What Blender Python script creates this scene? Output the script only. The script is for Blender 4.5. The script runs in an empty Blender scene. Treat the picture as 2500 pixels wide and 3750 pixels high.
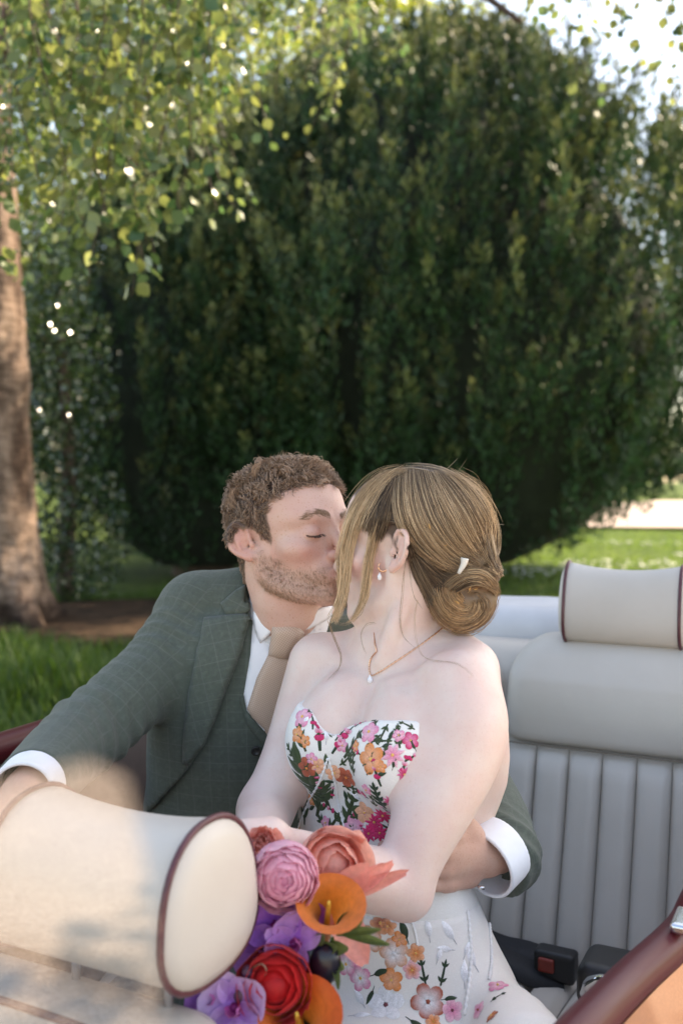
import bpy, bmesh, math, random, time
import numpy as np
from mathutils import Vector, Matrix, geometry
from mathutils.bvhtree import BVHTree

T0 = time.time()
rng = np.random.default_rng(7)
random.seed(7)
SC = bpy.context.scene
COL = SC.collection

# ---------------------------------------------------------------- camera
FP, CH, HZ = 3646.0, 1.30, 1760.0        # focal length and horizon in photo pixels, eye height
cam = bpy.data.cameras.new('camera')
cam.sensor_fit = 'VERTICAL'
cam.sensor_height = 36.0
cam.sensor_width = 24.0
cam.lens = 35.0
cam.shift_y = -(1875.0 - HZ) / 3750.0
cam.clip_start = 0.02
cam.clip_end = 2000.0
cam.dof.use_dof = True
cam.dof.focus_distance = 1.40
cam.dof.aperture_fstop = 3.5
camo = bpy.data.objects.new('camera', cam)
COL.objects.link(camo)
camo.location = (0, 0, CH)
camo.rotation_euler = (math.radians(90), 0, 0)
SC.camera = camo

# ---------------------------------------------------------------- sky, sun, exposure
SUN_EL, SUN_AZ = 48.0, 62.0              # azimuth measured from +Y (away from camera) towards +X
wd = bpy.data.worlds.new('World')
SC.world = wd
wd.use_nodes = True
nt = wd.node_tree
sky = nt.nodes.new('ShaderNodeTexSky')
sky.sky_type = 'NISHITA'
sky.sun_disc = False
sky.sun_elevation = math.radians(SUN_EL)
sky.sun_rotation = math.radians(SUN_AZ)
sky.air_density = 1.0
sky.dust_density = 1.2
sky.ozone_density = 1.0
bg = nt.nodes['Background']
nt.links.new(sky.outputs[0], bg.inputs[0])
bg.inputs[1].default_value = 0.15
sun = bpy.data.lights.new('sun', 'SUN')
sun.energy = 4.6
sun.angle = math.radians(0.5)
sun.color = (1.0, 0.94, 0.85)
suno = bpy.data.objects.new('sun', sun)
COL.objects.link(suno)
_e, _a = math.radians(SUN_EL), math.radians(SUN_AZ)
SUND = np.array([math.sin(_a) * math.cos(_e), math.cos(_a) * math.cos(_e), math.sin(_e)])
suno.rotation_euler = Vector(SUND).to_track_quat('Z', 'Y').to_euler()
suno.location = (6, 9, 14)
SC.view_settings.view_transform = 'Standard'
SC.view_settings.look = 'None'
SC.view_settings.gamma = 1.0
SC.view_settings.use_curve_mapping = False
SC.view_settings.exposure = 1.85
SC.view_settings.use_white_balance = True
SC.view_settings.white_balance_temperature = 8450.0
SC.view_settings.white_balance_tint = 12.0
SC.render.engine = 'CYCLES'
SC.cycles.use_denoising = True
SC.cycles.max_bounces = 8
SC.cycles.transparent_max_bounces = 12
SC.cycles.sample_clamp_indirect = 6.0

# ---------------------------------------------------------------- helpers
A = np.array
def W(u, v, d):
    return A([(u - 1250) / FP * d, d, CH - (v - HZ) / FP * d])
def px(n, d):
    return n * d / FP
def proj(P):
    P = np.asarray(P, float)
    return np.stack([1250 + FP * P[..., 0] / P[..., 1], HZ + FP * (CH - P[..., 2]) / P[..., 1]], -1)
def nrm(v):
    v = np.asarray(v, float)
    return v / (np.linalg.norm(v, axis=-1, keepdims=True) + 1e-12)
def srgb(r, g, b, a=1.0):
    f = lambda c: c / 12.92 if c <= 0.04045 else ((c + 0.055) / 1.055) ** 2.4
    return (f(r), f(g), f(b), a)
def hexc(h):
    return srgb(*[int(h[i:i + 2], 16) / 255 for i in (0, 2, 4)])
def lerp(a, b, t):
    return a + (b - a) * t
def sstep(a, b, x):
    t = np.clip((x - a) / (b - a), 0, 1)
    return t * t * (3 - 2 * t)
def cr(pts, n):
    """Catmull-Rom resample through pts (any columns) into n samples"""
    p = np.asarray(pts, float)
    if len(p) == 2:
        return lerp(p[0], p[1], np.linspace(0, 1, n)[:, None])
    q = np.vstack([2 * p[0] - p[1], p, 2 * p[-1] - p[-2]])
    t = np.linspace(0, len(p) - 1 - 1e-9, n)
    i = t.astype(int)
    f = (t - i)[:, None]
    a, b, c, d = q[i], q[i + 1], q[i + 2], q[i + 3]
    return 0.5 * (2 * b + (c - a) * f + (2 * a - 5 * b + 4 * c - d) * f ** 2 + (3 * b - a - 3 * c + d) * f ** 3)

def mesh_np(name, V, F, smooth=True, F3=None):
    """mesh from vertex array, quad array F (n,4) and optional tri array F3 (m,3)"""
    V = np.ascontiguousarray(V, np.float32)
    me = bpy.data.meshes.new(name)
    me.vertices.add(len(V))
    me.vertices.foreach_set('co', V.ravel())
    parts, sizes = [], []
    for f in (F, F3):
        if f is not None and len(f):
            f = np.asarray(f, np.int32)
            parts.append(f.ravel())
            sizes.append(np.full(len(f), f.shape[1], np.int32))
    L = np.concatenate(parts)
    S = np.concatenate(sizes)
    me.loops.add(len(L))
    me.loops.foreach_set('vertex_index', L)
    me.polygons.add(len(S))
    st = np.zeros(len(S), np.int32)
    st[1:] = np.cumsum(S)[:-1]
    me.polygons.foreach_set('loop_start', st)
    me.polygons.foreach_set('loop_total', S)
    if smooth:
        me.polygons.foreach_set('use_smooth', np.ones(len(S), bool))
    me.update(calc_edges=True)
    return me
def attr_col(me, C, name='Col'):
    at = me.attributes.new(name, 'FLOAT_COLOR', 'POINT')
    C = np.asarray(C, np.float32)
    if C.shape[1] == 3:
        C = np.hstack([C, np.ones((len(C), 1), np.float32)])
    at.data.foreach_set('color', np.ascontiguousarray(C, np.float32).ravel())
def attr_vec(me, C, name='fab'):
    at = me.attributes.new(name, 'FLOAT_VECTOR', 'POINT')
    at.data.foreach_set('vector', np.ascontiguousarray(C, np.float32).ravel())
def obj(name, me, mat=None, parent=None, label=None, cat=None, group=None, kind=None):
    o = bpy.data.objects.new(name, me)
    COL.objects.link(o)
    mat = getattr(mat, 'm', mat)
    if mat is not None and me is not None and len(me.materials) == 0:
        me.materials.append(mat)
    if parent is not None:
        o.parent = parent
    for k, v in (('label', label), ('category', cat), ('group', group), ('kind', kind)):
        if v:
            o[k] = v
    return o
def thing(name, label, cat, loc=(0, 0, 0), group=None):
    o = obj(name, None, None, None, label, cat, group)
    o.location = loc
    o.empty_display_size = 0.05
    return o
def shift(me, loc):
    """move mesh data so that it sits right under a parent at loc"""
    me.transform(Matrix.Translation(-Vector(loc)))
    return me
def part(name, me, mat, parent, **k):
    """child whose mesh is given in world coordinates"""
    o = obj(name, me, mat, parent, **k)
    if parent is not None and parent.parent is None:
        o.matrix_parent_inverse = Matrix.Translation(-Vector(parent.location))
    return o

# ---------------------------------------------------------------- materials
class Mt:
    def __init__(s, name):
        s.m = bpy.data.materials.new(name)
        s.m.use_nodes = True
        s.t = s.m.node_tree
        s.b = s.t.nodes['Principled BSDF']
        s.out = s.t.nodes['Material Output']
    def n(s, ty, **k):
        x = s.t.nodes.new(ty)
        for a, b in k.items():
            setattr(x, a, b)
        return x
    def l(s, a, b):
        s.t.links.new(a, b)
    def set(s, **k):
        al = {'col': 'Base Color', 'rough': 'Roughness', 'metal': 'Metallic', 'spec': 'Specular IOR Level', 'sss': 'Subsurface Weight',
              'trans': 'Transmission Weight', 'coat': 'Coat Weight', 'coatr': 'Coat Roughness', 'sheen': 'Sheen Weight', 'ior': 'IOR', 'alpha': 'Alpha'}
        for a, b in k.items():
            s.b.inputs[al[a]].default_value = b
        return s
    def attr(s, name, vec=False):
        x = s.n('ShaderNodeAttribute', attribute_name=name)
        return x.outputs['Vector' if vec else 'Color']
    def noise(s, scale, detail=4, rough=0.55, vec=None, dist=0.0):
        x = s.n('ShaderNodeTexNoise')
        x.inputs['Scale'].default_value = scale
        x.inputs['Detail'].default_value = detail
        x.inputs['Roughness'].default_value = rough
        x.inputs['Distortion'].default_value = dist
        s.l(vec if vec is not None else s.pos(), x.inputs['Vector'])
        return x.outputs['Fac']
    def pos(s):
        if not hasattr(s, '_p'):
            s._p = s.n('ShaderNodeNewGeometry').outputs['Position']
        return s._p
    def ocoord(s):
        return s.n('ShaderNodeTexCoord').outputs['Object']
    def ramp(s, fac, stops):
        x = s.n('ShaderNodeValToRGB')
        e = x.color_ramp.elements
        while len(e) < len(stops):
            e.new(0.5)
        for i, (p, c) in enumerate(stops):
            e[i].position = p
            e[i].color = c
        s.l(fac, x.inputs[0])
        return x.outputs[0]
    def mix(s, a, b, fac, ty='MIX'):
        x = s.n('ShaderNodeMix', data_type='RGBA', blend_type=ty)
        for v, i in ((fac, 0), (a, 6), (b, 7)):
            if hasattr(v, 'links'):
                s.l(v, x.inputs[i])
            else:
                x.inputs[i].default_value = v
        return x.outputs[2]
    def math(s, op, a, b=0.0, c=0.0):
        x = s.n('ShaderNodeMath', operation=op)
        for i, v in enumerate((a, b, c)):
            if hasattr(v, 'links'):
                s.l(v, x.inputs[i])
            else:
                x.inputs[i].default_value = v
        return x.outputs[0]
    def bump(s, h, dist=0.001, strength=0.5):
        x = s.n('ShaderNodeBump')
        x.inputs['Distance'].default_value = dist
        x.inputs['Strength'].default_value = strength
        s.l(h, x.inputs['Height'])
        s.l(x.outputs[0], s.b.inputs['Normal'])
        return s
    def base(s, c):
        s.l(c, s.b.inputs['Base Color'])
        return s
def simple(name, col, rough=0.5, var=0.12, scale=30.0, bump=0.0, bscale=None, **k):
    """a base colour with slight procedural mottling and relief"""
    m = Mt(name)
    m.set(rough=rough, **k)
    nz = m.noise(scale, 5)
    c = col[:3]
    dk = tuple(x * (1 - var) for x in c) + (1,)
    lt = tuple(min(1, x * (1 + var)) for x in c) + (1,)
    m.base(m.ramp(nz, [(0.3, dk), (0.7, lt)]))
    if bump:
        m.bump(m.noise(bscale or scale * 4, 6), bump, 0.6)
    return m.m

# ---------------------------------------------------------------- signed distance sculpting
def f_seg(a, b, ra, rb=None):
    a, b = A(a, float), A(b, float)
    rb = ra if rb is None else rb
    ab = b - a
    L = float(ab @ ab) + 1e-12
    def f(P):
        t = np.clip((P - a) @ ab / L, 0, 1)
        return np.linalg.norm(P - a - t[:, None] * ab, axis=1) - (ra + (rb - ra) * t)
    f.c, f.r = (a + b) / 2, math.sqrt(L) / 2 + max(ra, rb)
    return f
def f_chain(pts, rad, n=14):
    p = cr(np.hstack([np.asarray(pts, float), np.asarray(rad, float)[:, None]]), n)
    fs = [f_seg(p[i, :3], p[i + 1, :3], p[i, 3], p[i + 1, 3]) for i in range(n - 1)]
    def f(P):
        d = fs[0](P)
        for g in fs[1:]:
            d = np.minimum(d, g(P))
        return d
    f.c = (p[:, :3].min(0) + p[:, :3].max(0)) / 2
    f.r = (np.linalg.norm(p[:, :3] - f.c, axis=1) + p[:, 3]).max()
    return f
def f_ell(c, r, R=None):
    c, r = A(c, float), A(r, float)
    def f(P):
        q = P - c
        if R is not None:
            q = q @ R          # columns of R are the ellipsoid's axes
        k0 = np.linalg.norm(q / r, axis=1)
        k1 = np.linalg.norm(q / (r * r), axis=1) + 1e-9
        return k0 * (k0 - 1) / k1
    f.c, f.r = c, r.max() * 1.02
    return f
def f_loft(sec, ax, ay):
    """stack of horizontal elliptical sections [z, cx, cy, wx, wy] with axes ax, ay (horizontal unit vectors)"""
    s = np.asarray(sorted(sec), float)
    s = cr(s, 60)
    z = s[:, 0]
    def f(P):
        zz = np.clip(P[:, 2], z[0], z[-1])
        cx, cy, wx, wy = [np.interp(zz, z, s[:, i]) for i in (1, 2, 3, 4)]
        q = P[:, :2] - np.stack([cx, cy], 1)
        x, y = q @ A(ax[:2]), q @ A(ay[:2])
        k0 = np.sqrt((x / wx) ** 2 + (y / wy) ** 2)
        k1 = np.sqrt((x / wx ** 2) ** 2 + (y / wy ** 2) ** 2) + 1e-9
        d = k0 * (k0 - 1) / k1
        dz = np.abs(P[:, 2] - zz)
        return np.where(dz > 0, np.sqrt(np.maximum(d, 0) ** 2 + dz ** 2) + np.minimum(d, 0) * (dz <= 0), d)
    return f
def smin(a, b, k):
    h = np.clip(0.5 + 0.5 * (b - a) / k, 0, 1)
    return b + (a - b) * h - k * h * (1 - h)
def smax(a, b, k):
    return -smin(-a, -b, k)
def f_union(items):
    """items: (f, k) smooth unions in order; ('-', f, k) smooth subtraction"""
    def f(P):
        d = None
        for it in items:
            sub = it[0] == '-'
            g, k = (it[1], it[2]) if sub else it
            if d is None:
                d = g(P)
                continue
            kk = max(k, 1e-6)
            if hasattr(g, 'c'):
                m = np.linalg.norm(P - g.c, axis=1) - g.r < ((kk - d) if sub else (d + kk))
                if not m.any():
                    continue
                e = g(P[m])
                d[m] = smax(d[m], -e, kk) if sub else smin(d[m], e, kk)
            else:
                e = g(P)
                d = smax(d, -e, kk) if sub else smin(d, e, kk)
        return d
    cs = [it[0] if it[0] != '-' else None for it in items]
    if all(g is None or hasattr(g, 'c') for g in cs):
        cs = [g for g in cs if g is not None]
        lo = np.min([g.c - g.r for g in cs], 0)
        hi = np.max([g.c + g.r for g in cs], 0)
        f.c = (lo + hi) / 2
        f.r = max(np.linalg.norm(g.c - f.c) + g.r for g in cs) + .005
    return f
def in_frame(f, c, R, s=1.0):
    """f given in a local frame with origin c and axes = columns of R, scaled by s"""
    g = lambda P: f(((P - c) @ R) / s) * s
    if hasattr(f, 'c'):
        g.c, g.r = c + (R @ f.c) * s, f.r * s
    return g

def sdf_mesh(f, lo, hi, h, newton=2, reach=1.7):
    lo, hi = A(lo, float), A(hi, float)
    B = 8
    nb = np.ceil((hi - lo) / (h * B)).astype(int) + 1
    n = nb * B
    bi = np.stack(np.meshgrid(*[np.arange(k) for k in nb], indexing='ij'), -1).reshape(-1, 3)
    cen = lo + (bi * B + (B - 1) / 2) * h
    fc = f(cen)
    D = np.empty(n, np.float32)
    D5 = D.reshape(nb[0], B, nb[1], B, nb[2], B)
    D5[...] = fc.reshape(nb)[:, None, :, None, :, None]
    act = np.abs(fc) < B * 0.5 * 1.733 * h * reach
    ab = bi[act]
    off = np.stack(np.meshgrid(*[np.arange(B)] * 3, indexing='ij'), -1).reshape(-1, 3)
    for c0 in range(0, len(ab), 400):
        b = ab[c0:c0 + 400]
        ijk = (b[:, None] * B + off[None])
        v = f((lo + ijk.reshape(-1, 3) * h)).reshape(len(b), -1)
        D[ijk[..., 0], ijk[..., 1], ijk[..., 2]] = v
    I = D < 0
    s = np.zeros(A(n) - 1, np.int8)
    for dx in (0, 1):
        for dy in (0, 1):
            for dz in (0, 1):
                s += I[dx:n[0] - 1 + dx, dy:n[1] - 1 + dy, dz:n[2] - 1 + dz]
    cells = np.argwhere((s > 0) & (s < 8))
    idx = np.full(A(n) - 1, -1, np.int32)
    idx[cells[:, 0], cells[:, 1], cells[:, 2]] = np.arange(len(cells))
    acc = np.zeros((len(cells), 3))
    cnt = np.zeros(len(cells))
    corner = {}
    for dx in (0, 1):
        for dy in (0, 1):
            for dz in (0, 1):
                corner[dx, dy, dz] = D[cells[:, 0] + dx, cells[:, 1] + dy, cells[:, 2] + dz].astype(float)
    ks = list(corner)
    for a in ks:
        for ax in range(3):
            if a[ax] == 0:
                b = list(a)
                b[ax] = 1
                va, vb = corner[a], corner[tuple(b)]
                m = (va < 0) != (vb < 0)
                t = np.where(m, va / (va - vb + 1e-20), 0)
                p = np.tile(A(a, float), (len(cells), 1))
                p[:, ax] += t
                acc[m] += p[m]
                cnt[m] += 1
    V = lo + (cells + acc / cnt[:, None]) * h
    Q = []
    for ax in range(3):
        o1, o2 = [(1, 2), (2, 0), (0, 1)][ax]
        sl0 = [slice(None)] * 3
        sl1 = [slice(None)] * 3
        sl0[ax] = slice(0, n[ax] - 1)
        sl1[ax] = slice(1, n[ax])
        chg = I[tuple(sl0)] != I[tuple(sl1)]
        e = np.argwhere(chg)
        e = e[(e[:, o1] > 0) & (e[:, o2] > 0) & (e[:, o1] < n[o1] - 1) & (e[:, o2] < n[o2] - 1)]
        ins = I[e[:, 0], e[:, 1], e[:, 2]]
        def cid(a, b):
            q = e.copy()
            q[:, o1] -= a
            q[:, o2] -= b
            return idx[q[:, 0], q[:, 1], q[:, 2]]
        q = np.stack([cid(1, 1), cid(0, 1), cid(0, 0), cid(1, 0)], 1)
        q[~ins] = q[~ins][:, ::-1]
        Q.append(q)
    Q = np.vstack(Q)
    Q = Q[(Q >= 0).all(1)]
    for _ in range(newton):
        g, d = sdf_grad(f, V, h * 0.5)
        V = V - np.clip(d, -h, h)[:, None] * g
    return V, Q
def relax(V, Q, w, it=4):
    """smooth the vertices with weights w (0..1)"""
    e = np.vstack([Q[:, [0, 1]], Q[:, [1, 2]], Q[:, [2, 3]], Q[:, [3, 0]]])
    n = np.zeros(len(V))
    np.add.at(n, e[:, 0], 1)
    np.add.at(n, e[:, 1], 1)
    for _ in range(it):
        s = np.stack([np.bincount(e[:, 0], V[e[:, 1], k], len(V)) + np.bincount(e[:, 1], V[e[:, 0], k], len(V)) for k in range(3)], 1)
        V = V + (s / n[:, None] - V) * (w * .6)[:, None]
    return V
def sdf_grad(f, V, e):
    d = f(V)
    g = np.stack([f(V + A([e, 0, 0])) - d, f(V + A([0, e, 0])) - d, f(V + A([0, 0, e])) - d], 1) / e
    gl = np.linalg.norm(g, axis=1, keepdims=True)
    return g / np.maximum(gl, 0.3) , d / np.maximum(gl[:, 0], 0.3)

# value noise for folds and colour
_pn = np.random.default_rng(3).random((32, 32, 32)).astype(np.float32)
def vnoise(P, sc):
    p = np.asarray(P) * sc
    i = np.floor(p).astype(int)
    f = p - i
    f = f * f * (3 - 2 * f)
    i &= 31
    j = (i + 1) & 31
    x0, y0, z0, x1, y1, z1 = i[:, 0], i[:, 1], i[:, 2], j[:, 0], j[:, 1], j[:, 2]
    c00 = lerp(_pn[x0, y0, z0], _pn[x1, y0, z0], f[:, 0])
    c10 = lerp(_pn[x0, y1, z0], _pn[x1, y1, z0], f[:, 0])
    c01 = lerp(_pn[x0, y0, z1], _pn[x1, y0, z1], f[:, 0])
    c11 = lerp(_pn[x0, y1, z1], _pn[x1, y1, z1], f[:, 0])
    return lerp(lerp(c00, c10, f[:, 1]), lerp(c01, c11, f[:, 1]), f[:, 2]) - 0.5

# ---------------------------------------------------------------- strands, tubes, patches
def tubes(P, R, k=3, cap=False):
    """P (S,n,3) centre lines, R scalar / (n,) / (S,n) radii -> V, quads, repeat-index of strand per vertex"""
    P = np.asarray(P, float)
    S, n, _ = P.shape
    R = np.broadcast_to(np.asarray(R, float), (S, n))
    t = nrm(np.gradient(P, axis=1))
    ref = np.where(np.abs(t[:, :1, 2:3]) < 0.8, A([0, 0, 1.0]), A([1.0, 0, 0]))
    a = nrm(np.cross(t, ref))
    b = np.cross(t, a)
    th = np.arange(k) * 2 * np.pi / k
    V = P[:, :, None] + R[:, :, None, None] * (np.cos(th)[None, None, :, None] * a[:, :, None] + np.sin(th)[None, None, :, None] * b[:, :, None])
    i = np.arange(S * n * k).reshape(S, n, k)
    q = np.stack([i[:, :-1], np.roll(i, -1, 2)[:, :-1], np.roll(i, -1, 2)[:, 1:], i[:, 1:]], -1).reshape(-1, 4)
    return V.reshape(-1, 3), q
def tube_mesh(name, pts, r, k=8, n=None, cap=True):
    p = cr(pts, n) if n else np.asarray(pts, float)
    V, q = tubes(p[None], r if np.ndim(r) == 0 else np.interp(np.linspace(0, 1, len(p)), np.linspace(0, 1, len(r)), r), k)
    f3 = None
    if cap:
        V = np.vstack([V, p[0], p[-1]])
        m = len(V)
        e = (len(p) - 1) * k
        f3 = [(m - 2, (i + 1) % k, i) for i in range(k)] + [(m - 1, e + i, e + (i + 1) % k) for i in range(k)]
    return mesh_np(name, V, q, F3=f3)
def scatter_mesh(bv, bf, pos, Rm, sc):
    """copies of a base mesh (bv, bf quads/tris) at pos with rotation matrices Rm (N,3,3; rows=local axes) and scales"""
    N = len(pos)
    V = np.einsum('vj,njk->nvk', bv, Rm) * np.asarray(sc).reshape(N, 1, 1) + pos[:, None]
    F = (np.asarray(bf)[None] + (np.arange(N) * len(bv))[:, None, None]).reshape(-1, np.asarray(bf).shape[1])
    return V.reshape(-1, 3), F
def rand_rot(N, up=None, spread=1.0, g=rng):
    """random frames (rows x,y,z); z near `up` when given"""
    z = nrm(g.normal(size=(N, 3))) if up is None else nrm(np.asarray(up) + spread * g.normal(size=(N, 3)))
    r = nrm(g.normal(size=(N, 3)))
    x = nrm(np.cross(r, z))
    return np.stack([x, np.cross(z, x), z], 1)
def bvh_of(V, Q):
    return BVHTree.FromPolygons([tuple(v) for v in V], [tuple(q) for q in Q.tolist()])
CAM = Vector((0, 0, CH))
def hit(bvh, u, v, start=0.0):
    d = Vector(W(u, v, 1.0)) - CAM
    d.normalize()
    l, nn, i, ds = bvh.ray_cast(CAM + d * start, d)
    if l is None:
        return None, None
    if nn.dot(d) > 0:
        nn = -nn
    return A(l), A(nn)
def patch(name, poly, bvh, off=0.001, thick=0.002, step=12.0, rim=8.0, extra=None, dfall=1.5, puff=None):
    """thin solid sheet of cloth whose outline is given on a body surface (outline read as lines of sight onto that surface)"""
    poly = np.asarray(poly, float)
    q = []
    for i in range(len(poly)):
        a, b = poly[i], poly[(i + 1) % len(poly)]
        m = max(1, int(np.linalg.norm(b - a) / step))
        q += [tuple(a + (b - a) * j / m) for j in range(m)]
    nb_ = len(q)
    lo, hi = poly.min(0), poly.max(0)
    xs = np.arange(lo[0] + step / 2, hi[0], step)
    ys = np.arange(lo[1] + step / 2, hi[1], step)
    gx, gy = np.meshgrid(xs, ys)
    g = np.stack([gx.ravel(), gy.ravel()], 1)
    bq = np.asarray(q)
    bn = np.roll(bq, -1, 0)
    def edged(p):
        ab = bn - bq
        t = np.clip(((p[:, None] - bq) * ab).sum(-1) / ((ab * ab).sum(-1) + 1e-9), 0, 1)
        return np.linalg.norm(p[:, None] - bq - t[..., None] * ab, axis=-1).min(1)
    ed = edged(g)
    g = g[ed > step * 0.55]
    pts = [Vector(p) for p in q] + [Vector(p) for p in g]
    res = geometry.delaunay_2d_cdt(pts, [], [list(range(nb_))], 1, 1e-4)
    v2 = A([list(v) for v in res[0]])
    tri = [f for f in res[2]]
    E = edged(v2)
    L, N = [], []
    last = None
    for p in v2:
        l, nn = hit(bvh, p[0], p[1])
        if l is None:
            l = W(p[0], p[1], dfall)
            ll, nn2, i, ds = bvh.find_nearest(Vector(l))
            l = A(ll)
            nn = A(nn2)
        L.append(l)
        N.append(nn)
    L, N = A(L), A(N)
    # smooth the normals over the sheet
    adj = [[] for _ in v2]
    for t in tri:
        for i in range(3):
            adj[t[i]] += [t[(i + 1) % 3], t[(i + 2) % 3]]
    for _ in range(3):
        N = nrm(A([N[i] + N[a].mean(0) if a else N[i] for i, a in enumerate(adj)]))
    prof = sstep(0, rim, E)
    if puff is not None:
        prof = prof * (1 + puff * sstep(0, 60, E))
    top = L + N * (off + thick * (0.35 + 0.65 * prof))[:, None]
    bot = L + N * (off - 0.002)
    n = len(v2)
    cnt = {}
    for t in tri:
        for i in range(3):
            cnt[(t[i], t[(i + 1) % 3])] = 1
    bd = [e for e in cnt if (e[1], e[0]) not in cnt]
    # orientation: image y runs down, so faces may need turning
    fl = []
    if tri:
        t = tri[len(tri) // 2]
        nn = np.cross(top[t[1]] - top[t[0]], top[t[2]] - top[t[0]])
        flip = nn @ N[t[0]] < 0
    for t in tri:
        fl.append((t[2], t[1], t[0]) if flip else tuple(t))
    f3 = list(fl)
    f4 = []
    for a, b in bd:
        f4.append((a, b, b + n, a + n) if flip else (b, a, a + n, b + n))
    me = mesh_np(name, np.vstack([top, bot]), np.asarray(f4), F3=np.asarray(f3))
    return me, v2, np.vstack([L, L])
# ================================================================ GROUND, PATHS, GRASS
M_GRASSG = Mt('lawn_soil_and_grass')
M_GRASSG.set(rough=.95, spec=.1)
_n = M_GRASSG.noise(.9, 6)
_n2 = M_GRASSG.noise(14, 5)
_c = M_GRASSG.ramp(_n, [(.35, (.035, .065, .014, 1)), (.65, (.085, .125, .026, 1))])
M_GRASSG.base(M_GRASSG.mix(_c, M_GRASSG.ramp(_n2, [(.35, (.45, .45, .4, 1)), (.65, (1.25, 1.2, 1.1, 1))]), .9, 'MULTIPLY'))
M_GRASSG.bump(M_GRASSG.noise(40, 6), .03, .8)
def sheet(name, pts, z, mat, n=1):
    me = mesh_np(name, A([[x, y, z] for x, y in pts]), None, smooth=False, F3=A([[0, i, i + 1] for i in range(1, len(pts) - 1)]))
    return obj(name, me, mat, kind='structure')
g_ = []
xs = np.concatenate([[-400, -150, -60], np.linspace(-30, 30, 41), [60, 150, 400]])
ys = np.concatenate([[-200, -60], np.linspace(-20, 60, 55), [100, 200, 700]])
gx, gyy = np.meshgrid(xs, ys, indexing='ij')
pp = np.stack([gx.ravel(), gyy.ravel(), np.zeros(gx.size)], 1)
pp[:, 2] = .10 * vnoise(pp, .35) * sstep(5, 9, pp[:, 1]) * (pp[:, 1] < 60)
ix = np.arange(gx.size).reshape(gx.shape)
obj('ground', mesh_np('ground', pp, np.stack([ix[:-1, :-1], ix[1:, :-1], ix[1:, 1:], ix[:-1, 1:]], -1).reshape(-1, 4)), M_GRASSG, kind='structure')
def gravel(name, c0, c1):
    m = Mt(name)
    m.set(rough=.92, spec=.2)
    v = m.n('ShaderNodeTexVoronoi')
    v.inputs['Scale'].default_value = 130
    m.l(m.pos(), v.inputs['Vector'])
    c = m.ramp(v.outputs['Color'], [(.2, c0), (.8, c1)])
    m.base(m.mix(c, m.ramp(m.noise(1.3, 5), [(.3, (.75, .72, .7, 1)), (.7, (1.1, 1.1, 1.1, 1))]), .9, 'MULTIPLY'))
    m.bump(v.outputs['Distance'], .005, .5)
    return m.m
M_GRAV = gravel('pink_gravel', (.36, .28, .235, 1), (.50, .42, .37, 1))
sheet('driveway', [(-9, -14), (16, -14), (16, 2.0), (6, 3.6), (1.5, 3.9), (-1.5, 3.5), (-4, 2.6), (-9, 1.5)], .06, M_GRAV)
sheet('gravel_path', [(6.0, 27), (60, 15), (60, 40), (20, 62), (10.5, 48)], .07, M_GRAV)
M_SOIL = Mt('bare_soil')
M_SOIL.set(rough=.95, spec=.1)
M_SOIL.base(M_SOIL.ramp(M_SOIL.noise(7, 8, .65), [(.3, (.016, .012, .008, 1)), (.7, (.075, .045, .028, 1))]))
M_SOIL.bump(M_SOIL.noise(22, 7), .04, .8)
_p = [(-2.1 + 1.35 * math.cos(a) * (1 + .15 * math.sin(3 * a)), 9.0 + 1.5 * math.sin(a)) for a in np.linspace(0, 6.28, 25)[:-1]]
sheet('bare_soil', _p, .055, M_SOIL.m)
def leaf_mat(name, tl=.45, rough=.45, spec=.4):
    """thin leaf: diffuse + light passing through, colour per leaf"""
    m = Mt(name)
    m.set(rough=rough, spec=spec)
    c = m.attr('Col')
    m.base(c)
    t = m.n('ShaderNodeBsdfTranslucent')
    hs = m.n('ShaderNodeHueSaturation')
    hs.inputs['Hue'].default_value = .485
    hs.inputs['Saturation'].default_value = 1.1
    hs.inputs['Value'].default_value = 1.7
    m.l(c, hs.inputs['Color'])
    m.l(hs.outputs[0], t.inputs[0])
    x = m.n('ShaderNodeMixShader')
    x.inputs[0].default_value = tl
    m.l(m.b.outputs[0], x.inputs[1])
    m.l(t.outputs[0], x.inputs[2])
    m.l(x.outputs[0], m.out.inputs['Surface'])
    return m.m
M_BLADE = leaf_mat('grass_blade', .4, .5)
def blades(name, xy, h, w, lean, c0, c1, label):
    n = len(xy)
    a = rng.random(n) * 6.28
    d = np.stack([np.cos(a), np.sin(a), np.zeros(n)], 1)
    e = np.stack([-np.sin(a), np.cos(a), np.zeros(n)], 1)
    b = np.hstack([xy, np.zeros((n, 1))])
    b[:, 2] = .10 * vnoise(b, .35) * sstep(5, 9, b[:, 1]) - .01
    up = A([0, 0, 1.0])
    h = h[:, None]
    V = np.stack([b - e * w, b + e * w, b + up * h * .55 + d * h * lean * .3 + e * w * .8, b + up * h * .55 + d * h * lean * .3 - e * w * .8, b + up * h + d * h * lean], 1).reshape(-1, 3)
    o = (np.arange(n) * 5)[:, None]
    me = mesh_np(name, V, A([[0, 1, 2, 3]]) + o, F3=A([[3, 2, 4]]) + o)
    cc = lerp(A(c0), A(c1), rng.random((n, 1))) * (.7 + .6 * rng.random((n, 1)))
    attr_col(me, np.repeat(cc, 5, 0))
    return obj(name, me, M_BLADE, label=label, cat='grass', kind='stuff')
n = 30000
y = 4.2 + 7 * rng.random(n) ** 1.25
x = -.36 * y + (rng.random(n)) * (.36 * y + .1 * y)
k = ((x + 2.1) / 1.3) ** 2 + ((y - 9.0) / 1.4) ** 2 > 1
xy = np.stack([x, y], 1)[k]
hh = (.10 + .20 * np.clip(vnoise(np.hstack([xy, np.zeros((len(xy), 1))]), 1.2) + .55, 0, 1) ** 2) * (.6 + .8 * rng.random(len(xy)))
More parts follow.
